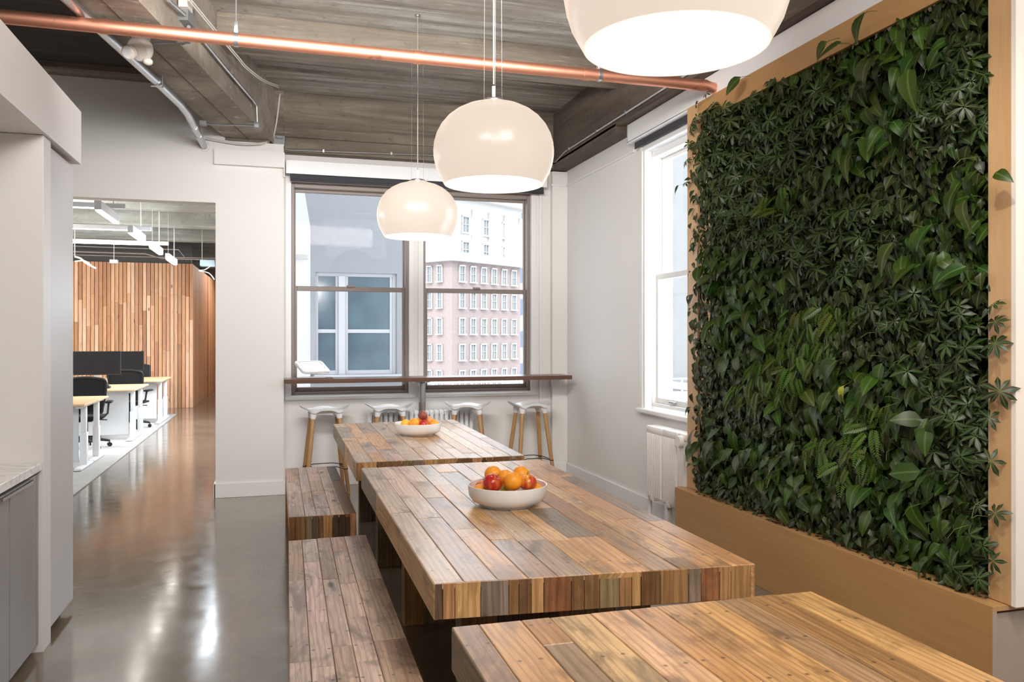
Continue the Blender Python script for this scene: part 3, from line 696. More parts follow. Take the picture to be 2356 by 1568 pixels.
# ---------------------------------------------------------------- fruit bowls
def bowl(c, label):
    o = empty('fruit_bowl', c, label, 'bowl')
    pr = [(.0005, 0), (.115, 0), (.118, .004), (.118, .007), (.135, .012), (.158, .024), (.172, .046), (.1765, .075), (.1765, .092), (.1745, .094), (.1705, .092), (.169, .075), (.164, .050), (.150, .030), (.13, .019), (.0005, .016)]
    MB().lathe(pr, c, 64).build('bowl_body', 'ceramic', o, True)
    return o
RV, FV = Vector((CT, -ST, 0)), Vector((ST, CT, 0))
def apple_prof(r, squash=.92):
    pr = []
    for i in range(25):
        a = PI*i/24; rr = math.sin(a)*r*(1+.05*math.cos(a)); z = -math.cos(a)*r*squash
        z -= .16*r*math.exp(-(rr/(.30*r))**2)*(1 if i > 12 else -.7)
        pr.append((max(rr, .0004), z))
    return pr
def fruit(c, r, f, z, rad, kind, label, grp, name=None):
    p = c+RV*r+FV*f+Vector((0, 0, z)); nm = name or ('orange' if kind in ('orange',) else 'apple' if 'apple' in kind or kind == 'green' else 'nectarine' if kind == 'peach' else 'plum')
    o = empty(nm, p, label, nm if nm != 'plum' else 'fruit', grp); rot = Matrix.Rotation(random.uniform(0, 6), 3, 'Z') @ Matrix.Rotation(random.uniform(-.9, .9), 3, 'X')
    m = MB()
    if nm in ('apple', 'nectarine', 'plum'): m.lathe(apple_prof(rad, .90 if nm == 'apple' else .97), (0, 0, 0), 28)
    else: m.sphere((0, 0, 0), rad, 28, (1, 1, .97))
    m.v = [tuple(rot @ Vector(v)+p) for v in m.v]
    m.build('skin', kind, o, True)
    k = MB()
    if nm == 'apple': k.tube([(0, 0, rad*.70), (.002, 0, rad*.98), (.004, .002, rad*1.15)], .0012, 6)
    else: k.lathe([(.0004, rad*.985), (.0035, rad*.975), (.005, rad*.955)], (0, 0, 0), 8)
    k.v = [tuple(rot @ Vector(v)+p) for v in k.v]; k.build('stem' if nm == 'apple' else 'navel', 'toek' if nm == 'apple' else 'green', o, True)
    return o
random.seed(12)
C2 = PZ(1168, 1160, ZT); C1 = PZ(962, 1000, ZT)
bowl(C2, 'round white ceramic bowl of fruit on the middle table'); bowl(C1, 'round white ceramic bowl of fruit on the far table by the bar stools')
G2, G1 = 'fruit in the nearer bowl', 'fruit in the far bowl'
for a in ((.023, -.062, .115, .042, 'orange', 'large orange standing foremost on top of the nearer fruit bowl'),
          (-.066, -.062, .108, .0425, 'applered', 'deep red apple on top of the nearer bowl, left of the front orange'),
          (.089, -.048, .108, .0395, 'appleyel', 'yellow and red apple on top of the nearer bowl, right of the front orange'),
          (-.066, .066, .122, .0405, 'orange', 'orange at the back left of the heap in the nearer bowl'),
          (.060, .062, .122, .040, 'orange', 'orange at the back right of the heap in the nearer bowl'),
          (-.012, .020, .118, .035, 'orange', 'small orange half hidden between the top fruit of the nearer bowl'),
          (-.119, -.030, .058, .040, 'orange', 'orange low at the left rim inside the nearer bowl'),
          (.124, -.020, .058, .039, 'orange', 'orange low at the right rim inside the nearer bowl'),
          (-.056, -.117, .052, .033, 'green', 'yellow green apple behind the front rim of the nearer bowl'),
          (.008, -.128, .048, .031, 'peach', 'pale orange nectarine at the front rim of the nearer bowl'),
          (.073, -.105, .054, .035, 'appleyel', 'pinkish yellow apple behind the front right rim of the nearer bowl'),
          (-.110, .058, .060, .040, 'peach', 'red nectarine behind the left orange in the nearer bowl'),
          (.112, .064, .060, .040, 'peach', 'red nectarine behind the right orange in the nearer bowl'),
          (.0, .125, .058, .037, 'orange', 'orange low at the rear of the nearer bowl'),
          (.0, .03, .050, .034, 'green', 'green apple buried in the middle of the nearer bowl')):
    fruit(C2, *a, G2)
for a in ((-.092, -.030, .085, .037, 'lemon', 'yellow orange at the left of the heap in the far bowl', 'orange'),
          (-.022, -.062, .092, .043, 'orange', 'large orange at the front of the heap in the far bowl', None),
          (.052, -.062, .088, .038, 'applered', 'shiny red apple right of the large orange in the far bowl', None),
          (.120, -.018, .080, .041, 'orange', 'orange at the right end of the heap in the far bowl', None),
          (.036, -.002, .150, .037, 'plum', 'dark red plum crowning the heap in the far bowl', None),
          (.075, .060, .100, .038, 'peach', 'nectarine behind the red apple in the far bowl', None),
          (.0, .055, .088, .036, 'orange', 'orange behind the large orange in the far bowl', None),
          (-.085, .062, .060, .038, 'peach', 'red nectarine low at the back left of the far bowl', None),
          (-.020, -.122, .048, .028, 'lemon', 'small yellow orange at the front rim of the far bowl', 'orange'),
          (-.086, -.090, .052, .029, 'applered', 'red apple low at the front left rim of the far bowl', None),
          (.05, .120, .055, .030, 'orange', 'orange low at the rear of the far bowl', None),
          (.060, -.105, .050, .027, 'peach', 'small nectarine at the front right rim of the far bowl', None)):
    fruit(C1, *a[:6], G1, a[6])
# ---------------------------------------------------------------- pendant lamps
def pendant(c, label):
    o = empty('pendant_lamp', c, label, 'lamp', 'opal dome pendant lamps')   # c = centre of the rim
    R = .300
    out = [(.246, 0), (.262, .028), (.280, .062), (.292, .100), (.299, .138), (.300, .170), (.296, .208), (.284, .250), (.262, .292), (.230, .330), (.190, .361), (.145, .384), (.100, .397), (.082, .400), (.076, .407), (.060, .411), (.0005, .412)]
    inn = [(r-.006, z) for r, z in out[:14]]; inn[-1] = (.07, .392)
    ring = MB().lathe(out, c, 72); s = ring.build('shade', 'opal', o, True)
    MB().lathe([(.246, 0)]+inn+[(.0005, .390)], c, 72).build('inner_shade', 'opalin', o, True)
    MB().lathe([(.0005, .426), (.050, .424), (.056, .417), (.056, .410), (.0005, .410)], c, 32).build('cap', 'steel', o, True)
    zt = 3.88-c.z
    MB().tube([c+Vector((0, 0, .42)), c+Vector((0, 0, .49))], .009, 12).build('cord_grip', 'offwhite', o, True)
    MB().tube([c+Vector((0, 0, .50)), c+Vector((0, 0, zt))], .0038, 8).build('cord', 'cordm', o, True)
    for ang in (.4, 2.5, 4.6):
        d = Vector((math.cos(ang)*.052, math.sin(ang)*.052, 0)); MB().tube([c+d+Vector((0, 0, .41)), c+d*.9+Vector((0, 0, zt))], .0006, 5).build('suspension_wire', 'cordm', o)
    MB().lathe([(.0005, zt-.012), (.02, zt-.012), (.022, zt-.008), (.022, zt), (.0005, zt)], c, 20).build('ceiling_hook', 'steel', o, True)
    MB().sphere(c+Vector((0, 0, .25)), .045, 16, (1, 1, 1.25)).build('bulb', 'bulb', o, True)
    L = bpy.data.lights.new('bulb_light', 'POINT'); L.energy = 14; L.color = (1, .86, .70); L.shadow_soft_size = .05
    l = bpy.data.objects.new('bulb_light', L); COL.objects.link(l); l.location = (0, 0, .12); l.parent = o
    return o
M['bulb'] = glow('bulb_glow', (1, .9, .75), 4.0)
pendant(PY(1554, 108, 1.945), 'nearest and largest looking white dome pendant lamp, cut by the top edge')
pendant(PY(1136, 425, 3.87), 'white opal dome pendant lamp hanging over the middle table')
pendant(PY(961, 545, 5.92), 'farthest and smallest looking white dome pendant lamp over the far table')
# ---------------------------------------------------------------- bar counter, tablet, stools
bc = empty('bar_counter', (1.4, 7.98, 0), 'long dark walnut bar shelf on a steel post under the back windows', 'counter')
MB().cbox(.070, 7.80, 1.055, 2.935, 8.16, 1.095, .004).build('bar_top', 'walnut', bc)
MB().tube([(1.40, 7.98, .012), (1.40, 7.98, 1.03)], .036, 24).build('post', 'steel', bc, True)
MB().lathe([(.0005, 1.055), (.09, 1.055), (.09, 1.045), (.04, 1.03), (.0005, 1.03)], (1.40, 7.98, 0), 24).build('flange', 'steel', bc, True)
MB().lathe([(.0005, 0), (.16, 0), (.16, .010), (.04, .016), (.0005, .016)], (1.40, 7.98, 0), 32).build('base_plate', 'steel', bc, True)
tb = empty('tablet_stand', PZ(722, 870, 1.095), 'white tilted tablet terminal on a stand at the left end of the bar', 'tablet')
c = Vector((.30, 7.93, 1.095))
MB().box(.185, 7.85, 1.0955, .52, 8.05, 1.103).build('tray', 'walnut', tb)
MB().cbox(.225, 7.89, 1.1035, .45, 8.02, 1.112, .004).build('foot', 'white', tb)
MB().tube([(.335, 7.97, 1.11), (.335, 7.97, 1.17)], .022, 20).build('neck', 'white', tb, True)
# tilted rounded slab
def rrect(a, b_, r, n=5):
    out = []
    for (sx, sy, t0) in ((1, 1, 0), (-1, 1, 90), (-1, -1, 180), (1, -1, 270)):
        for k in range(n+1):
            t = math.radians(t0+90*k/n); out.append((sx*(a-r)+r*math.cos(t), sy*(b_-r)+r*math.sin(t)))
    return out
Rt = Matrix.Rotation(math.radians(28), 3, 'Z') @ Matrix.Rotation(math.radians(30), 3, 'X'); tc = Vector((.332, 7.96, 1.205))
def tilt(m): m.v = [tuple(Rt @ Vector(v)+tc) for v in m.v]; return m
tilt(MB().poly(rrect(.150, .105, .035), -.012, .006).poly(rrect(.143, .098, .03), .006, .010)).build('housing', 'white', tb)
tilt(MB().poly(rrect(.110, .078, .006), .0101, .0112)).build('tablet_screen', plain('screen_pale', (.80, .81, .82), .2), tb)
m = MB(); m.box(-.113, .079, .0101, .05, .0815, .0118); m.box(.112, -.05, .0101, .1145, -.012, .0118); m.box(.112, .012, .0101, .1145, .079, .0118); m.box(.05, .079, .0101, .113, .0815, .0118)
tilt(m).build('screen_border', 'dkmetal', tb)
def stool():
    o = empty('bar_stool', (0, 0, 0), 'x', 'stool', 'white bar stools under the window bar')
    NU, NV = 32, 14; top = []; bot = []
    for j in range(NV+1):
        v = -1+2*j/NV
        for i in range(NU+1):
            u = -1+2*i/NU; au = abs(u)
            # narrow waist, flared blade tips at both ends
            half = .150*(1-.10*au)*(1 if au < .62 else max(.16, 1-.80*((au-.62)/.38)**1.5)); x = .232*u
            y = half*v + .030*(au**3)
            z = .765+.004*v*v+(.055*max(0, (au-.38)/.62)**1.35); z += .034*max(0, 1-(au/.62)**2)*v*v
            top.append((x, y, z))
            th = .022*(1-.55*au**2) + .016*max(0, 1-abs(au-.48)/.2)
            bot.append((x*.985, y*.96, z-th))
    n = NU+1; fs = []; o2 = len(top)
    for j in range(NV):
        for i in range(NU):
            a = j*n+i; fs.append((a, a+1, a+n+1, a+n)); fs.append((o2+a+n, o2+a+n+1, o2+a+1, o2+a))
    for i in range(NU): fs.append((i, o2+i, o2+i+1, i+1)); a = NV*n+i; fs.append((a, a+1, o2+a+1, o2+a))
    for j in range(NV): a = j*n; fs.append((a, a+n, o2+a+n, o2+a)); a = j*n+NU; fs.append((a+n, a, o2+a, o2+a+n))
    m = MB().add(top+bot, fs)
    feet = []
    for sx in (-1, 1):
        for sy in (-1, 1):
            t = Vector((sx*.118, sy*.085, .745)); f = Vector((sx*.195, sy*.175, 0)); feet.append((t, f)); d = (f-t).normalized()
            m.tube([t+Vector((-sx*.01, -sy*.01, .022)), t+d*.012, t+d*.045], [.046, .031, .0235], 16)
    m.build('seat', 'white', o, True)
    ring = []
    for t, f in feet:
        d = (f-t).normalized(); m = MB().tube([t+d*.03, t+d*.3, t+d*.6, f], [.0205, .0215, .019, .0145], 16); m.build('leg', 'beech', o, True)
    def at(k, z): t, f = feet[k]; s = (t.z-z)/(t.z-f.z); return t.lerp(f, s)
    fr = MB(); zr = .235
    pts = [at(0, zr), at(1, zr), at(3, zr), at(2, zr)]; cc = sum(pts, Vector())/4
    for k in range(4):
        a, b_ = pts[k], pts[(k+1) % 4]; mid = (a+b_)/2; i1 = a.lerp(b_, .26)+(cc-mid)*.22; i2 = a.lerp(b_, .74)+(cc-mid)*.22
        a2 = a+(a-cc).normalized()*.018; fr.tube([a2, a2.lerp(b_, .06), i1+Vector((0, 0, .02)), i2+Vector((0, 0, .02)), b_+(b_-cc).normalized()*.018], .0042, 8)
        fr.lathe([(.0215, -.004), (.0215, .004), (.018, .004)], a, 14)
    fr.build('footrest', 'dkmetal', o, True)
    return o
st = stool()
for i, (px, yy, rz, lab) in enumerate(((748, 7.93, 4, 'white saddle bar stool at the left end, below the tablet'),
                        (896, 7.97, -3, 'second white bar stool from the left, behind the left part of the far table'),
                        (1075, 7.93, -16, 'white bar stool turned slightly, right of the steel post'),
                        (1220, 7.88, 5, 'white bar stool at the right end of the bar, all legs in view'))):
    o = st if i == 0 else copy_tree(st)
    p = PY(px, 940, yy); o.location = (p.x, yy, 0); o.rotation_euler.z = math.radians(rz); o.scale = (1.02, 1.0, 1.02); o['label'] = lab
# ---------------------------------------------------------------- radiators
ra = empty('radiator', (2.9, 5.6, .2), 'white cast iron panel radiator under the side window', 'radiator')
y = 5.89; n = 0
for grp in ((.285, 8), (.25, 8), (.125, 4)):
    w_, k = grp; m = MB(); m.cbox(2.852, y-w_+.004, .215, 2.955, y-.004, .765, .012)
    for i in range(k):
        yy = y-.02-(w_-.04)*(i+.5)/k; m.cbox(2.838, yy-.008, .235, 2.86, yy+.008, .735, .007)
    m.cbox(2.84, y-w_+.002, .735, 2.96, y-.002, .79, .014); m.cbox(2.842, y-w_*.35-.03, .20, 2.93, y-w_*.35+.03, .25, .01)
    m.build('section', 'rad', ra, True); y -= w_
MB().lathe([(.0005, -.03), (.038, -.03), (.045, -.02), (.045, .0), (.022, .004), (.02, .014), (.0005, .014)], (2.825, 5.262, .735), 20, 'x').build('end_cap', 'rad', ra, True)
MB().tube([(2.90, 5.93, 0), (2.90, 5.93, .32), (2.90, 5.90, .34)], .018, 12).tube([(2.90, 5.93, .32), (2.90, 5.93, .40)], .022, 12).lathe([(.0005, 0), (.035, .004), (.035, .016), (.0005, .022)], (2.90, 5.93, .40), 16).build('valve_pipe', 'rad', ra, True)
MB().box(2.86, 5.3, .0, 2.90, 5.34, .22).box(2.86, 5.55, .0, 2.90, 5.59, .22).build('foot', 'rad', ra)
ra = empty('radiator', (1.4, 8.18, .1), 'low white column radiator behind the bar stools below the back windows', 'radiator')
for i in range(21):
    x = .90+i*.052; m = MB()
    for yy in (8.125, 8.17, 8.215): m.tube([(x, yy, .12), (x, yy, .70)], .021, 10)
    m.box(x-.0235, 8.16, .12, x+.0235, 8.18, .70); m.cbox(x-.024, 8.105, .69, x+.024, 8.235, .745, .014).cbox(x-.024, 8.105, .08, x+.024, 8.235, .13, .014); m.build('column', 'radb', ra, True)
# ---------------------------------------------------------------- kitchen cabinets at the left
XF = -1.08
k = empty('tall_cabinet', (-1.4, 4.68, 0), 'tall light grey cabinet with flush door beside the aisle', 'cabinet')
MB().box(-1.78, 4.425, .06, XF-.022, 4.955, 2.44).build('carcass', 'lacq2', k)
MB().cbox(XF-.02, 4.425, .05, XF, 4.955, 2.44, .002).build('door', 'lacq2', k)
MB().box(-1.7, 4.43, 0, XF-.05, 4.90, .06).build('toe_kick', 'toek', k)
k = empty('cabinet_side_panel', (-1.4, 4.36, 0), 'white upright panel between the grey base cabinets and tall cabinet', 'panel')
MB().cbox(-1.78, 4.292, 0, XF+.018, 4.422, 2.455, .002).build('upright', 'cabw', k)
k = empty('bulkhead', (-1.4, 3.5, 2.45), 'big white boxed bulkhead above the kitchen niche at the left edge', 'bulkhead')
MB().cbox(-3.59, .6, 2.457, XF+.035, 4.985, 2.752, .003).build('box', 'cabw', k)
k = empty('niche_panel', (-1.7, 3, .95), 'pale splashback lining of the kitchen niche', 'panel')
MB().box(-1.79, .6, .905, -1.76, 4.29, 2.45).build('backsplash', 'niche', k)
k = empty('base_cabinet', (-1.4, 3.6, 0), 'grey base cabinets with bar pull below the marble worktop', 'cabinet')
MB().box(-1.78, .9, .06, XF-.024, 4.285, .862).build('carcass', 'lacq', k)
for y0, y1 in ((4.255, 4.287), (3.86, 4.25), (3.40, 3.852), (2.9, 3.392), (2.4, 2.892)):
    dr = MB().cbox(XF-.022, y0, .045, XF-.002, y1, .848, .002).build('door', 'lacq', k)
    if y1-y0 > .2 and y0 in (3.86,): pass
MB().cbox(XF-.004, 3.66, .850, XF+.030, 4.08, .856, .001).cbox(XF+.025, 3.66, .838, XF+.030, 4.08, .856, .001).build('pull', 'steel', k)
MB().box(-1.7, .95, 0, XF-.07, 4.28, .06).build('toe_kick', 'toek', k)
tag(MB().cbox(-1.79, .9, .864, XF+.012, 4.289, .902, .003).build('worktop', 'marble'), 'white veined marble worktop at the left edge', 'worktop')
# ---------------------------------------------------------------- ceiling pipes and fittings
cp = empty('copper_pipe', (0, 4.98, 3.24), 'thick copper pipe crossing the room under the ceiling', 'pipe')
MB().tube([(-1.79, 4.98, 3.238), (2.86, 4.98, 3.238), (2.93, 4.98, 3.225), (2.955, 4.98, 3.19), (2.96, 4.98, 3.10)], .038, 24).build('pipe', 'copper', cp, True)
for x in (-.95, .82, 1.95): MB().tube([(x, 4.98, 3.238), (x+.045, 4.98, 3.238)], .041, 24).build('coupling', 'copper', cp, True)
for px in (543, 1378):
    x = PY(px, 110, 4.98).x; h = MB(); h.lathe([(.0385, -.012), (.0415, -.012), (.0415, .012), (.0385, .012)], (x, 4.98, 3.238), 24, 'x'); h.cbox(x-.012, 4.962, 3.275, x+.012, 4.998, 3.34, .003)
    h.build('clamp', 'galv', cp, True); MB().tube([(x, 4.98, 3.33), (x, 4.98, 3.88)], .005, 8).build('hanger_rod', 'galv', cp, True)
cp = empty('copper_pipe', (0, 5.06, 3.3), 'thin copper pipe running above and behind the thick one', 'pipe')
MB().tube([(-1.79, 5.075, 3.30), (2.93, 5.075, 3.30), (2.955, 5.075, 3.29), (2.96, 5.075, 3.12)], .012, 12).build('pipe', 'copper', cp, True)
MB().tube([(2.87, 5.075, 3.30), (3.0, 5.075, 3.30)], .0155, 12).build('tee', 'copper', cp, True)
cd = empty('conduit', PZ(361, 188, 3.30), 'thick galvanised conduit running down to the white wall beside the girder', 'conduit')
pts = [PZ(96, -56, 3.305), PZ(361, 188, 3.305), PZ(415, 240, 3.30), PZ(432, 262, 3.295), PZ(441, 280, 3.29), PY(470, 337, 7.935)]
MB().tube(pts, .030, 16).build('pipe', 'galv', cd, True)
for a in (.2, .60, .93):
    m = MB(); q = pts[1].lerp(pts[2], .0) if a < .5 else pts[4].lerp(pts[5], a-.4); d = (pts[2]-pts[1]).normalized() if a < .5 else (pts[5]-pts[4]).normalized(); q = q+d*(a-.2 if a < .5 else 0); m.tube([q-d*.03, q+d*.03], .034, 16); m.build('coupling', 'galv', cd, True)
m = MB(); q = pts[1]; m.cbox(q.x-.04, q.y-.012, q.z-.035, q.x+.045, q.y+.012, q.z-.03, .001).cbox(q.x+.033, q.y-.012, q.z-.035, q.x+.04, q.y+.012, 3.36, .001)
m.build('strap', 'galv', cd); MB().lathe([(.034, -.004), (.046, -.002), (.046, .004)], pts[5]-Vector((0, .006, 0)), 20, 'y').build('wall_collar', 'dkmetal', cd, True)
RF = lambda x, y, off=.02: PP(x, y, GA-GN*off, GD)      # point on the girder's right face
cd = empty('conduit', RF(590, 240), 'thin galvanised conduit with a bend on the side of the concrete girder', 'conduit')
MB().tube([RF(443, 64, .03), RF(520, 158, .03), RF(583, 232, .03), RF(590, 243, .03), RF(591, 256, .03), RF(592, 283, .03)], .011, 10).build('pipe', 'galv', cd, True)
q = RF(591, 287, .03); MB().cbox(q.x-.03, q.y-.03, q.z-.03, q.x+.02, q.y+.03, q.z+.02, .006).build('elbow_box', 'greybox', cd, True)
q2 = PZ(470, 285, 3.325); q3 = PZ(588, 288.5, 3.325)
MB().tube([q2, q3, q], .0085, 8).build('cross_pipe', 'galv', cd, True); MB().cbox(q2.x-.04, q2.y-.03, 3.31, q2.x+.02, q2.y+.03, 3.35, .004).build('fitting', 'greybox', cd)
jb = empty('junction_box', RF(428, 45, .03), 'grey steel junction box on the girder with a short conduit above', 'box')
q = RF(430, 36, .03); q1 = RF(428, 12, .04)
dv = Vector((GD.x, GD.y, 0)); nv = Vector((-GN.x, -GN.y, 0))
def rbox(m, c, a, b_, z): m.hexa([c+dv*sx*a+nv*sy*b_-Vector((0, 0, z)) for sx, sy in ((-1, -1), (1, -1), (1, 1), (-1, 1))], [c+dv*sx*a+nv*sy*b_+Vector((0, 0, z)) for sx, sy in ((-1, -1), (1, -1), (1, 1), (-1, 1))])
m = MB(); rbox(m, q, .07, .03, .055); m.build('box', 'greybox', jb)
m = MB(); rbox(m, RF(427, 8, .04), .05, .028, .04); m.build('white_cover', 'offwhite', jb)
MB().tube([RF(388, 0, .05), RF(424, 32, .05)], .012, 10).tube([RF(434, 62, .04), RF(448, 68, .04)], .012, 8).build('pipe', 'galv', jb, True)
# white cable
cb = empty('cable', RF(560, 140, .04), 'pair of white cables drooping along the girder and down the back beam', 'cable')
def smooth(pts, n=8):
    out = []
    for i in range(len(pts)-1):
        p0, p1, p2, p3 = pts[max(i-1, 0)], pts[i], pts[i+1], pts[min(i+2, len(pts)-1)]
        for k_ in range(n):
            t = k_/n; out.append(.5*((2*p1)+(-p0+p2)*t+(2*p0-5*p1+4*p2-p3)*t*t+(-p0+3*p1-3*p2+p3)*t**3))
    return out+[pts[-1]]
for off, nm in ((0, 'wire'), (.012, 'wire')):
    dz = Vector((off*.6, 0, off))
    P_ = [RF(434, 0, .10), RF(490, 68, .10), RF(546, 134, .10), RF(566, 157, .10), RF(604, 186, .10), PY(643, 204, 8.10), PY(642, 225, 8.10), PY(638, 262, 8.10), PY(632, 300, 8.09), PY(624, 322, 8.05), PY(604, 331, 7.90), PY(560, 332, 7.87), PY(520, 327, 7.87), PY(472, 319, 7.88)]
    MB().tube(smooth([p+dz for p in P_]), .0045, 8).build(nm, 'cable', cb, True)
jb = empty('junction_box', PY(642, 326, 8.12), 'small grey steel box with handwriting on the back beam', 'box')
q = PY(642, 325, 8.12); MB().cbox(q.x-.055, 8.085, q.z-.05, q.x+.055, 8.15, q.z+.05, .004).build('box', 'greybox', jb)
tx = bpy.data.curves.new('writing', 'FONT'); tx.body = 'Panel'; tx.size = .034; tx.extrude = .0004; to = bpy.data.objects.new('writing', tx); COL.objects.link(to)
to.parent = jb; to.location = Vector((q.x-.035, 8.083, q.z+.012))-wloc(jb); to.rotation_euler = (PI/2, 0, 0); tx.materials.append(M['blackp'])
bpy.context.view_layer.update(); tm = bpy.data.meshes.new_from_object(to); t2 = bpy.data.objects.new('writing', tm); COL.objects.link(t2); t2.parent = jb; t2.location = to.location; t2.rotation_euler = to.rotation_euler; bpy.data.objects.remove(to); t2.name = 'writing'
cd = empty('conduit', PY(900, 353, 8.12), 'thin steel conduit running level along the back beam and up the side beam', 'conduit')
MB().tube([PY(655, 342, 8.13), PY(668, 345, 8.13), PY(1000, 357, 8.13), PY(1262, 372, 8.13), PY(1278, 372, 8.05), PX(1300, 348, 2.835), PX(1525, 205, 2.835), PX(1700, 95, 2.835)], .009, 8).build('pipe', 'galv', cd, True)
m = MB()
for (x, y) in ((744, 347.5), (900, 353.5)): q = PY(x, y, 8.13); MB().cbox(q.x-.01, 8.115, q.z-.016, q.x+.01, 8.15, q.z+.016, .002).build('strap', 'galv', cd)
for (x, y) in ((1310, 342), (1373, 301), (1440, 258)): q = PX(x, y, 2.835); MB().cbox(2.822, q.y-.01, q.z-.016, 2.85, q.y+.01, q.z+.016, .002).build('strap', 'galv', cd)
el = empty('emergency_light', PZ(318, 105, 3.34), 'rounded white emergency light head under the girder behind the copper pipe', 'lamp')
q = PY(322, 112, 5.40); tl = (-Vector((-.40, -.72, -.55))).normalized().to_track_quat('Z', 'Y').to_matrix()
def elm(mb, off): mb.v = [tuple(tl @ Vector(v)+q+off) for v in mb.v]; return mb
elm(MB().lathe([(.0005, .045), (.045, .045), (.068, .036), (.078, .015), (.078, -.012), (.066, -.03), (.035, -.035), (.0005, -.035)], (0, 0, 0), 32), Vector((0, 0, 0))).build('housing', 'offwhite', el, True)
elm(MB().lathe([(.0005, -.045), (.036, -.045), (.042, -.038), (.042, -.01), (.0005, -.01)], (0, 0, 0), 24), Vector((-.045, -.022, -.028))).build('lamp_head', 'offwhite', el, True)
elm(MB().lathe([(.0005, -.049), (.030, -.049), (.030, -.044), (.0005, -.044)], (0, 0, 0), 20), Vector((-.045, -.022, -.028))).build('led_face', 'white', el, True)
MB().sphere(q+Vector((.045, 0, -.075)), .03, 16, (1, 1, .75)).build('lower_lobe', 'offwhite', el, True)
MB().cbox(q.x-.03, q.y-.0, 3.26, q.x+.06, q.y+.06, 3.35, .005).build('mount_box', 'greybox', el)
MB().tube([PZ(336, 100, 3.33), PZ(424, 99, 3.33)], .008, 8).tube([PZ(420, 101, 3.335), PZ(434, 96, 3.335)], .014, 10).build('cross_pipe', 'galv', el, True)
# ---------------------------------------------------------------- living wall
XW = 2.85; LY0, LY1, LZ0, LZ1 = 2.662, 5.073, .41, 3.0
lw = empty('living_wall', (2.94, 3.88, .41), 'tall plywood framed living wall densely planted with green foliage', 'plant wall')
MB().cbox(XW, LY1, .41, XW+.02, 5.222, 3.144, .002).build('post', 'plyv', lw)
MB().cbox(XW, 2.551, .41, XW+.02, LY0, 3.9, .002).build('post', 'plyv', lw)
MB().hexa([(XW, LY0, 3.005), (XW+.02, LY0, 3.005), (XW+.02, LY1, 3.005), (XW, LY1, 3.005)], [(XW, LY0, 3.144), (XW+.02, LY0, 3.144), (XW+.02, LY1, 3.144), (XW, LY1, 3.144)]).build('top_board', 'ply', lw)
MB().box(XW+.02, 5.19, .41, XR-.001, 5.215, 3.14).build('side_board', 'plyv', lw)
MB().box(XW, 2.53, .41, XR-.001, 2.551, 3.9).build('end_panel', 'cream', lw)
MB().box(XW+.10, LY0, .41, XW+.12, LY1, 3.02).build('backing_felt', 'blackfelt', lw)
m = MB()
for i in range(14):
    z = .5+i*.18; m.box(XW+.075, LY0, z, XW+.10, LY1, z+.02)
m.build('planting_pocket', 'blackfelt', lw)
pb = empty('planter_box', (2.9, 3.9, 0), 'long low maple plywood trough at the foot of the living wall', 'planter')
MB().cbox(2.775, 2.57, 0, 2.797, 5.27, .408, .002).build('front_panel', 'ply', pb)
MB().cbox(2.7975, 2.57, .386, XR-.02, 5.27, .408, .0015).build('top_board', 'ply', pb)
MB().box(2.7975, 5.245, 0, XR-.02, 5.27, .386).build('end_panel', 'plyv', pb)
MB().box(2.80, 2.585, 0, XR-.002, 2.60, .372).build('end_panel', 'plyend', pb)
MB().box(2.7755, 2.5695, .0, 2.7965, 2.5705, .386).build('edge_band', 'plyend', pb)
rng = np.random.default_rng(5)
def heart(n=5, wid=.62, fold=.22, droop=.35, lobe=.0):
    # leaf template: x along to tip (0..1), y across, z normal ; returns verts, faces, uv
    vs = []; uv = []
    for i in range(n+1):
        t = i/n; x = t; hw = wid*.5*(math.sin(PI*min(1, t**.62)))**.85 if 0 < t < 1 else 0.0
        z = -droop*t*t+.06*math.sin(t*3)
        for sgn in (-1, 0, 1):
            xx = x-(lobe*abs(sgn)*(1-t)**3) ; vs.append((xx, sgn*hw, z+abs(sgn)*hw*fold)); uv.append((t, sgn*hw))
    fs = []
    for i in range(n):
        a = i*3
        fs.append((a, a+1, a+4, a+3)); fs.append((a+1, a+2, a+5, a+4))
    return np.array(vs), fs, np.array(uv)
def blade(wid=.34, n=3, droop=.25, x0=0.0):
    vs = []; uv = []
    for i in range(n+1):
        t = i/n; hw = wid*.5*(.10, .72, 1.0, .12)[i] if n == 3 else .1
        for sgn in (-1, 0, 1): vs.append((t-.03*abs(sgn), sgn*hw, -droop*t*t+abs(sgn)*hw*.25)); uv.append((t, sgn*hw))
    fs = []
    for i in range(n):
        a = i*3; fs.append((a, a+1, a+4, a+3)); fs.append((a+1, a+2, a+5, a+4))
    return np.array(vs), fs, np.array(uv)
def merge(parts):
    V = []; Fs = []; U = []; o = 0
    for v, f, u in parts:
        V.append(v); Fs += [tuple(i+o for i in q) for q in f]; U.append(u); o += len(v)
    return np.vstack(V), Fs, np.vstack(U)
def whorl(k=7, L=1.0, seed=0):
    r = random.Random(seed); ps = []
    for i in range(k):
        a = 2*PI*i/k+r.uniform(-.15, .15); v, f, u = blade(.36, 3, .38); l = L*r.uniform(.8, 1.1)
        v = v*np.array([l, l, l]); v = v+np.array([.08, 0, 0]); c, s = math.cos(a), math.sin(a)
        ps.append((np.stack([v[:, 0]*c-v[:, 1]*s, v[:, 0]*s+v[:, 1]*c, v[:, 2]], 1), f, u))
    return merge(ps)
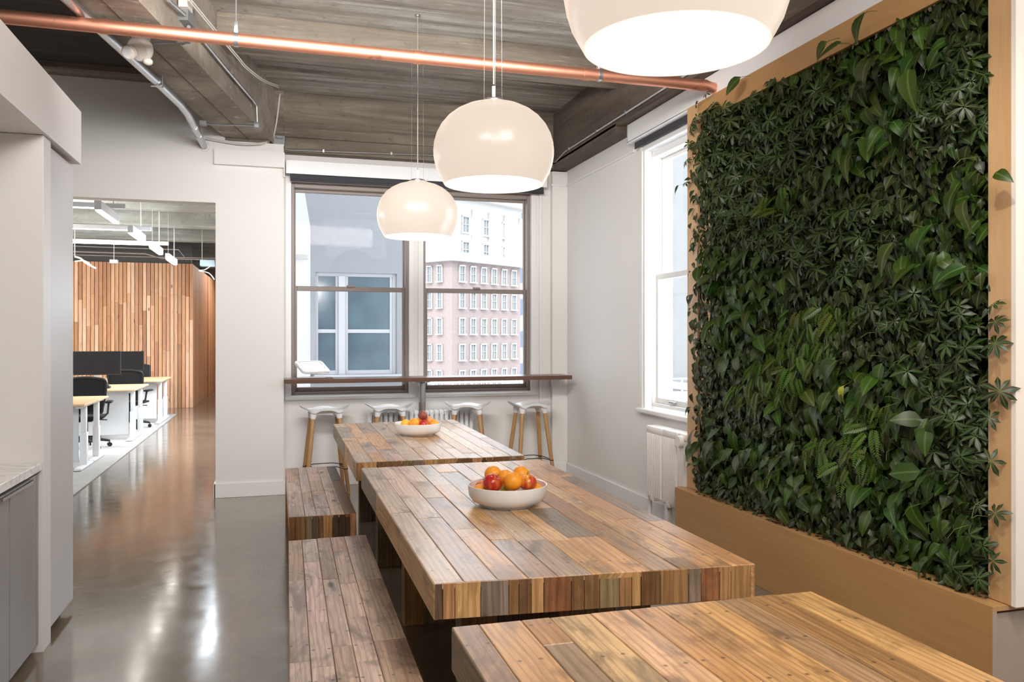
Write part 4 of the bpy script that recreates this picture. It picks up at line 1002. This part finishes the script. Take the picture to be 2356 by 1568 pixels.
def fern(seed=0):
    ps = []; r = random.Random(seed)
    for i in range(11):
        t = i/11; x = .08+.9*t; l = .34*(1-t)**.7*(.5+t*1.2 if t < .4 else 1)+.05
        for sgn in (-1, 1):
            v, f, u = heart(2, .55, .1, .2); v = v*l; a = sgn*(1.05-.3*t); c, s = math.cos(a), math.sin(a)
            ps.append((np.stack([v[:, 0]*c-v[:, 1]*s+x, v[:, 0]*s+v[:, 1]*c, v[:, 2]-.45*x*x], 1), f, u))
    return merge(ps)
T_big = [heart(6, .62, .20, .30, .10), heart(6, .56, .30, .55, .10), heart(6, .66, .12, .15, .12), heart(6, .60, .35, .75, .08)]
T_small = [heart(3, .68, .25, .25, .08), heart(3, .60, .3, .45, .05)]
T_wh = [whorl(7, 1, 1), whorl(8, 1, 2), whorl(6, 1, 3)]
T_fn = [fern(1), fern(2)]
def frames(n, out=.45, down=1.0, lat=.55, spread=.35):
    # tip direction and normal, room side is -X
    t = np.stack([-np.abs(rng.normal(out, .30, n)), rng.normal(0, lat, n), -np.abs(rng.normal(down, .45, n))], 1); t /= np.linalg.norm(t, axis=1)[:, None]
    nn = np.stack([-np.ones(n), rng.normal(-.15, spread, n), rng.normal(.55, spread, n)], 1); nn -= (nn*t).sum(1)[:, None]*t; nn /= np.linalg.norm(nn, axis=1)[:, None]
    s = np.cross(nn, t); return t, s, nn
# planting map taken from the photograph, mapped on the wall plane
BL = []
def zone(x, y, rx, ry, kind):
    p = PX(x, y, XW-.05); a = PX(x-rx, y, XW-.05); b_ = PX(x, y-ry, XW-.05); BL.append((p.y, p.z, abs(a.y-p.y), abs(b_.z-p.z), kind))
for z in ((1900, 110, 110, 70, 'big'), (2010, 170, 120, 110, 'big'), (2080, 40, 60, 80, 'big'), (1680, 215, 60, 40, 'big'), (2140, 570, 130, 95, 'big'), (2210, 400, 90, 70, 'big'),
          (1960, 330, 90, 60, 'big'), (1720, 640, 85, 80, 'big'), (1690, 780, 70, 70, 'big'), (1960, 880, 130, 60, 'big'), (1860, 960, 90, 70, 'big'), (1680, 1050, 90, 70, 'big'), (1800, 1110, 90, 60, 'big'),
          (2050, 1120, 110, 90, 'big'), (2150, 1200, 110, 100, 'big'), (1950, 1230, 90, 60, 'hrt'), (2080, 1270, 60, 60, 'big'), (1640, 620, 40, 60, 'big'), (2080, 960, 60, 50, 'big'),
          (1740, 300, 150, 70, 'sch'), (1650, 270, 70, 60, 'sch'), (1860, 260, 120, 70, 'sch'), (1740, 400, 90, 60, 'sch'), (2120, 280, 90, 60, 'sch'), (2190, 170, 80, 80, 'sch'), (2230, 260, 50, 60, 'sch'),
          (1950, 560, 110, 90, 'sch'), (1820, 560, 110, 70, 'sch'), (2080, 720, 120, 60, 'sch'), (2220, 760, 90, 90, 'sch'), (2190, 890, 110, 90, 'sch'), (2230, 1000, 80, 110, 'sch'), (2210, 1050, 90, 60, 'sch'), (2240, 1180, 60, 60, 'sch'), (2240, 1290, 60, 60, 'sch'), (1700, 480, 70, 50, 'sch'),
          (1650, 755, 45, 25, 'fern'), (1870, 720, 70, 35, 'fern'), (1830, 790, 70, 70, 'fern'), (1780, 850, 70, 60, 'fern'), (1720, 900, 50, 30, 'fern'), (1990, 960, 70, 50, 'fern'), (1910, 1030, 80, 60, 'fern'), (1960, 1060, 60, 50, 'fern'), (1770, 450, 45, 35, 'fern'), (1780, 1090, 40, 25, 'fern')):
    zone(*z)
def kind_at(y, z):
    best, bk = 1.0, 'hrt'
    for (a, b_, ra_, rb, k_) in BL:
        d_ = ((y-a)/ra_)**2+((z-b_)/rb)**2+rng.uniform(-.15, .15)
        if d_ < best: best, bk = d_, k_
    return bk
COLR = {'big': ((.020, .050, .004), (.040, .078, .006)), 'hrt': ((.017, .027, .005), (.032, .043, .007)), 'sch': ((.015, .028, .007), (.026, .044, .010)), 'fern': ((.042, .085, .004), (.065, .11, .006))}
def colfor(kd):
    a, b_ = COLR[kd]; t = rng.uniform(); return tuple(.84*(a[i]*(1-t)+b_[i]*t)*rng.uniform(.7, 1.25) for i in range(3))
# scatter
inst = {id(t): [] for t in T_small+T_wh+T_fn+T_big}; TT = {id(t): t for t in T_small+T_wh+T_fn+T_big}
big_places = []
PITCH = .030
ys = np.arange(LY0+.0, LY1+.02, PITCH); zs = np.arange(LZ0+.02, LZ1+.05, PITCH)
for y in ys:
    for z in zs:
        yy, zz = y+rng.uniform(-.5, .5)*PITCH, z+rng.uniform(-.5, .5)*PITCH; kd = kind_at(yy, zz); dp = rng.uniform(0, 1)
        edge_r = yy < LY0+.07
        x = XW+.085-.13*dp**.8
        if edge_r and rng.uniform() < .45: continue
        if kd == 'big' and .50 < zz < 2.93 and rng.uniform() < .23: big_places.append((x-.01, yy, zz, dp))
        elif kd == 'sch' and rng.uniform() < .40: inst[id(T_wh[rng.integers(3)])].append((x-.02, yy, zz, rng.uniform(.035, .080), kd, 1))
        elif kd == 'fern' and rng.uniform() < .60: inst[id(T_fn[rng.integers(2)])].append((x-.01, yy, zz, rng.uniform(.08, .14), kd, 2))
        if kd in ('hrt',) : inst[id(T_small[rng.integers(2)])].append((x, yy, zz, rng.uniform(.034, .080), 'hrt', 0)); inst[id(T_small[rng.integers(2)])].append((XW+.08-.07*rng.uniform(), yy+.01, zz, rng.uniform(.030, .060), 'hrt', 0))
        else: inst[id(T_small[rng.integers(2)])].append((XW+.09-.05*rng.uniform(), yy, zz, rng.uniform(.04, .075), 'hrt', 0))
        if kd == 'big' and rng.uniform() < .5: inst[id(T_big[rng.integers(4)])].append((XW+.07-.05*rng.uniform(), yy, zz, rng.uniform(.06, .11), 'big', 0))
# single whorls reaching over the frame as in the photograph
for (px, py, sz) in ((2290, 790, .085), (2300, 900, .095), (2285, 700, .07), (2290, 1180, .075), (2285, 1290, .07), (2275, 960, .07), (2280, 1060, .08), (2290, 740, .07), (2220, 800, .09), (2240, 920, .085), (2210, 1050, .095), (2230, 650, .07), (1585, 330, .06), (1580, 370, .06), (1590, 300, .06), (1600, 240, .06), (1625, 215, .05), (2230, 1230, .085), (2250, 1330, .08), (1578, 420, .05)):
    p = PX(px, py, XW-.045); sz *= .72; inst[id(T_wh[rng.integers(3)])].append((p.x, p.y, p.z, sz, 'sch', 1))
V, FA, UV, CC = [], [], [], []; off = 0
for tid, L in inst.items():
    if not L: continue
    tv, tf, tu = TT[tid]; n = len(L); typ = L[0][5]
    t, s, nn = frames(n, *((.35, 1.0, .6, .35) if typ == 0 else (.9, .25, .5, .3) if typ == 1 else (.5, .9, .5, .25)))
    if typ == 1:     # whorls face the room: template plane is x,y so turn normal outwards
        nn = np.stack([-np.ones(n), rng.normal(-.25, .55, n), rng.normal(.45, .45, n)], 1); nn /= np.linalg.norm(nn, axis=1)[:, None]
        t = np.stack([rng.normal(0, .2, n), rng.normal(0, 1, n), rng.normal(0, 1, n)], 1); t -= (t*nn).sum(1)[:, None]*nn; t /= np.linalg.norm(t, axis=1)[:, None]; s = np.cross(nn, t)
    B = np.array([l[:3] for l in L]); sc = np.array([l[3] for l in L])[:, None, None]
    R_ = np.stack([t, s, nn], 1)      # n,3,3
    vv = (tv[None]@R_)*sc+B[:, None, :]
    if typ == 0: vv[:, :, 0] -= 0
    V.append(vv.reshape(-1, 3)); fa = np.array(tf); nv_ = len(tv)
    FA.append((fa[None]+(np.arange(n)*nv_)[:, None, None]+off).reshape(-1, 4)); off += n*nv_
    UV.append(np.tile(tu, (n, 1))); cc = np.array([colfor(l[4]) for l in L]); CC.append(np.repeat(cc, nv_, 0))
V = np.vstack(V); FA = np.vstack(FA); UV = np.vstack(UV); CC = np.vstack(CC)
V[:, 0] = np.minimum(V[:, 0], XW+.098)
V[:, 2] = np.maximum(V[:, 2], .412)
V -= np.array(lw.location)[None]
me = bpy.data.meshes.new('foliage'); me.vertices.add(len(V)); me.vertices.foreach_set('co', V.ravel().astype('f'))
me.loops.add(FA.size); me.loops.foreach_set('vertex_index', FA.ravel().astype('i')); me.polygons.add(len(FA)); me.polygons.foreach_set('loop_start', (np.arange(len(FA))*4).astype('i'))
me.update(calc_edges=True); me.polygons.foreach_set('use_smooth', np.ones(len(FA), bool))
ul_ = me.uv_layers.new(name='leaf'); ul_.data.foreach_set('uv', UV[FA.ravel()].ravel().astype('f'))
ca = me.color_attributes.new('tint', 'FLOAT_COLOR', 'POINT'); ca.data.foreach_set('color', np.hstack([CC, np.ones((len(CC), 1))]).ravel().astype('f'))
me.materials.append(M['leafs']); fo = bpy.data.objects.new('foliage', me); COL.objects.link(fo); fo.parent = lw; fo['kind'] = 'stuff'; WL[fo.name] = wloc(lw)
print('foliage faces', len(FA), 'big', len(big_places))
# large leaves: objects of their own that share four meshes, each with its petiole
LM = []
for tv, tf, tu in T_big:
    me = bpy.data.meshes.new('leaf'); vs = [tuple(v) for v in tv]; k0 = len(vs); fs = list(tf)
    st_ = [(-.40, 0, -.42), (-.18, 0, -.10), (.0, 0, 0)]
    for i, p in enumerate(st_):
        for a in range(3): vs.append((p[0], .014*math.cos(a*2.1), p[2]+.014*math.sin(a*2.1)))
    for i in range(2):
        for a in range(3): fs.append((k0+i*3+a, k0+i*3+(a+1) % 3, k0+(i+1)*3+(a+1) % 3, k0+(i+1)*3+a))
    me.from_pydata(vs, [], fs); u_ = me.uv_layers.new(name='leaf'); uvs = [tuple(a) for a in tu]+[(0.5, .5)]*9
    for lp in me.loops: u_.data[lp.index].uv = uvs[lp.vertex_index]
    me.polygons.foreach_set('use_smooth', [True]*len(me.polygons)); me.materials.append(M['leafo']); LM.append(me)
special = [(2292, 418, .085, -1.3, 'g'), (1940, 905, .085, .3, 'y'), (1560, 437, .07, .8, 'g'), (1585, 690, .075, .6, 'g'), (1985, 60, .14, .1, 'g'), (2050, 590, .14, .1, 'g'), (2100, 640, .13, .2, 'g'), (2220, 490, .12, -.3, 'g'), (2140, 545, .12, .3, 'g'), (1920, 860, .15, .5, 'g'), (2010, 890, .12, -.2, 'g'), (1640, 1040, .16, .4, 'g'), (1890, 690+640, .0, 0, 'g'), (2130, 1120, .12, .5, 'g'), (2160, 1210, .11, -.1, 'g'), (1930, 130, .16, .5, 'g'), (2000, 170, .17, .2, 'g'), (1900, 80+40, .12, 1.2, 'g'), (2090, 200, .17, -.4, 'g'), (1700, 200, .13, .8, 'g')]
rng2 = np.random.default_rng(9); rng2.shuffle(big_places)
big_places.sort(key=lambda a: -a[3]+rng2.uniform(0, .5))
cnt = 0
def put_leaf(x, y, z, L, lat, col, me):
    global cnt
    t = Vector((-abs(rng2.normal(.45, .25)), lat, -abs(rng2.normal(.8, .4)))).normalized(); nn = Vector((-1, rng2.normal(-.1, .35), abs(rng2.normal(.7, .35)))); nn = (nn-t*nn.dot(t)).normalized(); s = nn.cross(t)
    o = bpy.data.objects.new('leaf', me); COL.objects.link(o); o.parent = lw
    R3 = Matrix((t, s, nn)).transposed().to_4x4(); o.matrix_local = Matrix.Translation(Vector((x, y, z))-wloc(lw)) @ R3 @ Matrix.Diagonal((L, L, L, 1)); o.color = (*col, 1); cnt += 1
for (px, py, L, lat, c_) in special:
    if L == 0: continue
    p = PX(px, py, XW-.08); put_leaf(p.x, p.y, p.z+L*.4, L, lat, (.34, .36, .03) if c_ == 'y' else colfor('big'), LM[cnt % 4])
for (x, y, z, dp) in big_places:
    if cnt >= 300: break
    put_leaf(x-.015, y, z, float(rng2.uniform(.08, .135))*(1 if z > .62 else .8), float(rng2.normal(0, .6)), colfor('big'), LM[cnt % 4])
# thin stems and dry roots
m = MB()
for i in range(120):
    y, z = rng.uniform(LY0, LY1), rng.uniform(LZ0+.1, LZ1-.2); x = XW-.02-.03*rng.uniform(); a = Vector((x, y, z)); l = rng.uniform(.04, .10); d = Vector((-.3, rng.normal(0, .6), rng.normal(-.2, .6))).normalized()*l
    m.tube([a+Vector((.05, 0, 0)), a+d*.5+Vector((0, 0, .01)), a+d], .0012, 4)
o = m.build('stem', 'stem', lw, True); o['kind'] = 'stuff'
m = MB()
for i in range(90):
    y = rng.uniform(LY0, LY1); x = 2.80+.045*rng.uniform(); a = rng.uniform(0, 6); l = rng.uniform(.006, .016); c, s = math.cos(a)*l, math.sin(a)*l
    m.hexa([(x-c, y-s, .4085), (x+s*.5, y-c*.5, .4085), (x+c, y+s, .4085), (x-s*.5, y+c*.5, .4085)], [(x-c, y-s, .411), (x+s*.5, y-c*.5, .415), (x+c, y+s, .411), (x-s*.5, y+c*.5, .413)])
o = m.build('fallen_leaf_litter', 'soil', pb); o['kind'] = 'stuff'
# ---------------------------------------------------------------- office beyond the opening
random.seed(31)
so = struct(MB().box(-10, 18.16, 0, -1.72, 18.3, 3.76), 'wall_office_back', 'toek')
CED = [(.56, .30, .165), (.66, .39, .235), (.48, .24, .125), (.60, .33, .18), (.42, .20, .10), (.70, .44, .28), (.52, .27, .15)]
x = -4.3
while x < -1.74:
    wd = .066; z = 0
    cuts = [0, random.uniform(.7, 1.4), random.uniform(1.7, 2.4), 3.02]
    if random.random() < .4: cuts.pop(1)
    for a, b_ in zip(cuts[:-1], cuts[1:]):
        plank(so, [(x+wd, 18.10, a), (x+wd, 18.10, b_), (x, 18.10, b_), (x, 18.10, a)], .045, vary(random.choice(CED), .1), 'slat', 'slat', .003, .0005)
    x += wd+.009
s2 = struct(MB().hexa([(-1.74, 18.15, 0), (-1.72, 18.15, 0), (-1.64, 26, 0), (-1.70, 26, 0)], [(-1.74, 18.15, 3.02), (-1.72, 18.15, 3.02), (-1.64, 26, 3.02), (-1.70, 26, 3.02)]), 'wall_office_passage', 'toek')
for i in range(92):
    y = 18.12+i*.082; xx = -1.695+(y-18.1)*.0125; c = vary(random.choice(CED[:4]), .07) if i not in (40, 41, 42, 43) else (.40, .15, .05)
    plank(s2, [(xx+.001, y+.074, 0), (xx+.001, y+.074, 3.02), (xx, y, 3.02), (xx, y, 0)], .03, c, 'slat', 'slat', .002, .0005)
tag(MB().cbox(-6, 8.9-.5, 0, -1.83, 16.6, .014, .004).build('carpet', 'carpet'), 'pale grey carpet under the office desks', 'carpet')
def desk(yc, xr, label, two=True):
    o = empty('office_desk', (xr-1.5, yc, 0), label, 'desk', 'white legged desk pairs in the office')
    for sgn in (-1, 1):
        y0, y1 = yc+sgn*.01, yc+sgn*.66
        MB().cbox(xr-3.1, min(y0, y1), .715, xr, max(y0, y1), .74, .006).build('desktop', 'birch', o)
        ya = yc+sgn*.33
        for xl in (xr-.075, xr-2.7):
            m = MB(); m.cbox(xl-.035, ya-.045, .02, xl+.035, ya+.045, .40, .006).cbox(xl-.028, ya-.036, .4, xl+.028, ya+.036, .70, .006)
            m.cbox(xl-.04, ya-.31, .004, xl+.04, ya+.31, .035, .012).cbox(xl-.03, ya-.28, .69, xl+.03, ya+.28, .714, .005); m.build('leg', 'deskw', o, True)
        MB().box(xr-2.7, ya-.02, .665, xr-.08, ya+.02, .705).build('frame_rail', 'deskw', o)
    MB().cbox(xr-2.9, yc-.36, .07, xr-.125, yc-.345, .70, .003).build('modesty_panel', 'panelb', o)
    MB().tube([(xr-2.4, yc-.3, .04), (xr-.5, yc-.3, .045)], .016, 8).build('cable_tray', 'blackp', o)
    return o
for dk in (desk(10.45, -2.02, 'nearest pair of birch topped desks through the opening'), desk(13.05, -1.92, 'second pair of birch topped desks, with the larger black monitor'), desk(15.35, -1.85, 'farthest pair of birch topped desks before the cedar slat wall')): dk.location.z = .014
def monitor(x, y, zb, w_, h_, label):
    o = empty('monitor', (x-w_/2, y, .742), label, 'monitor')
    MB().cbox(x-w_, y, zb, x, y+.035, zb+h_, .004).build('casing', 'blackp', o)
    MB().box(x-w_+.008, y-.001, zb+.012, x-.008, y, zb+h_-.008).build('screen', 'screen', o)
    o.location.z += .013
    MB().cbox(x-w_/2-.03, y+.035, .755, x-w_/2+.03, y+.06, zb+h_*.5, .004).build('stand', 'galv', o); MB().cbox(x-w_/2-.12, y-.04, .7425, x-w_/2+.12, y+.12, .755, .003).build('foot', 'galv', o)
monitor(-2.28, 13.45, .90, .68, .36, 'large black monitor on the second desk pair')
monitor(-2.27, 15.6, .88, .66, .34, 'smaller looking black monitor on the farthest desk pair')
tag(MB().cbox(-2.36, 12.6, .742, -2.28, 12.72, .775, .01).lathe([(.0005, .0), (.025, .0), (.02, .02), (.0005, .02)], (-2.32, 12.66, .775), 14).build('desk_gadget', 'blackp', loc=(0, 0, 0)), 'small black gadget on the second desk', 'gadget').location.z = .0135
def chair():
    o = empty('office_chair', (0, 0, 0), 'x', 'chair', 'black mesh office chairs')     # faces +y
    def back(u, v): # u -1..1, v 0..1
        w_ = .22+.06*math.sin(min(1, v*1.15)*PI*.5)-.03*(v > .85)*(v-.85)*6; return Vector((u*w_, -.23-.05*v+.05*(1-u*u)*-.4+.03*math.sin(v*3), .52+.50*v+(-.03*u*u if v > .9 else 0)))
    nv, nu = 10, 12; vs = [back(-1+2*i/nu, j/nv) for j in range(nv+1) for i in range(nu+1)]; n = nu+1
    m = MB().add(vs+[v+Vector((0, .008, 0)) for v in vs], [(j*n+i, j*n+i+1, (j+1)*n+i+1, (j+1)*n+i) for j in range(nv) for i in range(nu)]+[(len(vs)+(j+1)*n+i, len(vs)+(j+1)*n+i+1, len(vs)+j*n+i+1, len(vs)+j*n+i) for j in range(nv) for i in range(nu)])
    m.build('backrest', 'mesh', o, True)
    rim = [back(-1, j/8) for j in range(9)]+[back(-1+2*i/8, 1) for i in range(1, 8)]+[back(1, 1-j/8) for j in range(9)]
    rim += [back(1-2*i/6, 0) for i in range(1, 7)]; MB().tube(smooth(rim, 3), .019, 8).build('back_frame', 'blackp', o, True)
    MB().cbox(-.16, -.29, .62, .16, -.25, .70, .015).build('lumbar_pad', 'blackp', o)
    m = MB(); m.cbox(-.25, -.22, .43, .25, .25, .465, .018); m.build('seat', 'mesh', o, True)
    m = MB()
    for s in (-1, 1): m.tube([(s*.20, -.18, .42), (s*.29, -.14, .50), (s*.30, -.10, .64)], .016, 8); m.cbox(s*.30-.045, -.14, .64, s*.30+.045, .14, .67, .014)
    m.build('armrest', 'blackp', o, True)
    m = MB().tube([(0, 0, .12), (0, 0, .42)], .028, 12).cbox(-.10, -.12, .38, .10, .12, .43, .02).tube([(.1, .02, .40), (.27, .04, .39)], .008, 6).tube([(0, -.1, .40), (0, -.27, .50), (0, -.27, .66)], .026, 8); m.build('column', 'blackp', o, True)
    for k_ in range(5):
        a = k_*2*PI/5+.3; d = Vector((math.cos(a), math.sin(a), 0))
        MB().tube([d*.03+Vector((0, 0, .13)), d*.17+Vector((0, 0, .115)), d*.31+Vector((0, 0, .085))], [.028, .022, .016], 8).build('base_arm', 'blackp', o, True)
        e = Vector((-d.y, d.x, 0)); c = d*.31
        MB().tube([c-e*.028+Vector((0, 0, .031)), c-e*.008+Vector((0, 0, .031))], .030, 14).tube([c+e*.008+Vector((0, 0, .031)), c+e*.028+Vector((0, 0, .031))], .030, 14).tube([c+Vector((0, 0, .04)), c+Vector((0, 0, .085))], .008, 6).build('castor', 'blackp', o, True)
    return o
ch = chair()
for i, (x, y, rz, lab) in enumerate(((-2.43, 11.85, 5, 'nearest black mesh chair, tucked in behind the first office desks'), (-2.27, 14.15, -8, 'black mesh chair between the second and farthest desk pairs'), (-2.60, 16.6, 180, 'black mesh chair behind the farthest desks, mostly hidden'))):
    o = ch if i == 0 else copy_tree(ch); o.location = (x, y, .014); o.rotation_euler.z = math.radians(rz); o['label'] = lab
    if i == 1: o.location.y = 14.22
    o.scale = (.93, .93, .93)
# linear lamps
WORDS = ['nearest', 'second', 'third', 'farthest']
for i, (ya, yb_) in enumerate(((8.80, 9.80), (10.65, 11.65), (12.35, 13.35), (14.1, 15.2))):
    xc = -1.70; o = empty('linear_lamp', (xc, (ya+yb_)/2, 2.80), WORDS[i]+' short white linear lamp in the office, pointing away from the viewer', 'lamp', 'short linear office lamps')
    MB().cbox(xc-.032, ya, 2.755, xc+.032, yb_, 2.845, .004).build('housing', 'lampcase', o)
    MB().box(xc-.026, ya+.03, 2.745, xc+.026, yb_-.02, 2.756).build('diffuser', 'lit', o)
    MB().tube([(xc, yb_-.2, 2.845), (xc, yb_-.2, 3.75)], .007, 6).build('hanger', 'cable', o); MB().tube([(xc, ya+.1, 2.845), (xc, ya+.1, 3.75)], .002, 5).build('hanger', 'cable', o)
    if i < 3:
        ym = (ya+yb_)/2+.05; o = empty('long_linear_lamp', (-3.5, ym, 2.85), WORDS[i].replace('third', 'farthest')+' long white lamp bar running left to right in the office', 'lamp', 'long linear office lamps')
        MB().cbox(-6.2, ym-.03, 2.85, xc+.16, ym+.03, 2.90, .004).build('housing', 'lampcase', o); MB().box(-6.15, ym-.024, 2.842, xc-.1, ym+.024, 2.851).build('diffuser', 'lit2', o)
        MB().tube([(-3.2, ym, 2.9), (-3.2, ym, 3.75)], .002, 5).build('hanger', 'cable', o); MB().tube([(-5.6, ym, 2.9), (-5.6, ym, 3.75)], .002, 5).build('hanger', 'cable', o)
oc_ = empty('conduit', (-2.6, 17.0, 3.1), 'galvanised conduits crossing below the office ceiling', 'conduit')
MB().tube([(-6, 17.4, 3.16), (-2.5, 17.4, 3.14), (-2.2, 17.4, 3.06), (-1.0, 17.4, 3.05)], .014, 8).tube([(-6, 17.5, 3.28), (-1.9, 17.5, 3.25), (-1.75, 17.5, 3.06)], .012, 8).tube([(-6, 17.2, 3.08), (-2.8, 17.2, 3.06), (-.8, 17.2, 3.07)], .010, 8).build('pipe', 'galv', oc_, True)
a = PY(478, 606, 16.0); o = empty('ceiling_speaker_box', a, 'small blue grey box with dangling wires at the top right of the office', 'box')
MB().cbox(a.x-.13, 15.9, a.z-.05, a.x+.12, 16.1, a.z+.06, .005).build('box', plain('blue_grey_box', (.36, .48, .55), .5), o)
MB().tube([a+Vector((-.1, 0, .06)), Vector((a.x-.1, 16.0, 3.75))], .006, 5).tube(smooth([a+Vector((.05, -.05, -.05)), a+Vector((-.05, -.05, -.12)), a+Vector((-.15, -.05, -.14)), a+Vector((.02, -.05, -.18)), a+Vector((.12, -.05, -.30))]), .010, 6).build('wire', 'offwhite', o, True)
a = PY(205, 604, 15.5); o = empty('hanging_cable', a, 'loop of white cables hanging at the left of the office ceiling', 'cable')
MB().tube(smooth([PY(172, 590, 15.5), PY(185, 594, 15.5), PY(200, 606, 15.5), PY(221, 617, 15.5)]), .018, 6).tube([PY(172, 590, 15.5), Vector((PY(172, 590, 15.5).x, 15.5, 3.75))], .008, 6).tube(smooth([PY(172, 601, 15.5), PY(195, 600, 15.5), PY(212, 612, 15.5), PY(221, 617, 15.5)]), .014, 6).build('wire', 'offwhite', o, True)
a = PY(262, 603, 17.0); o = empty('sensor', a, 'small white ceiling sensor hanging over the office', 'sensor')
MB().cbox(a.x-.07, 16.95, a.z-.02, a.x+.07, 17.08, a.z+.05, .008).tube([a+Vector((0, .01, .05)), Vector((a.x, 17.01, 3.75))], .006, 5).build('body', 'white', o)
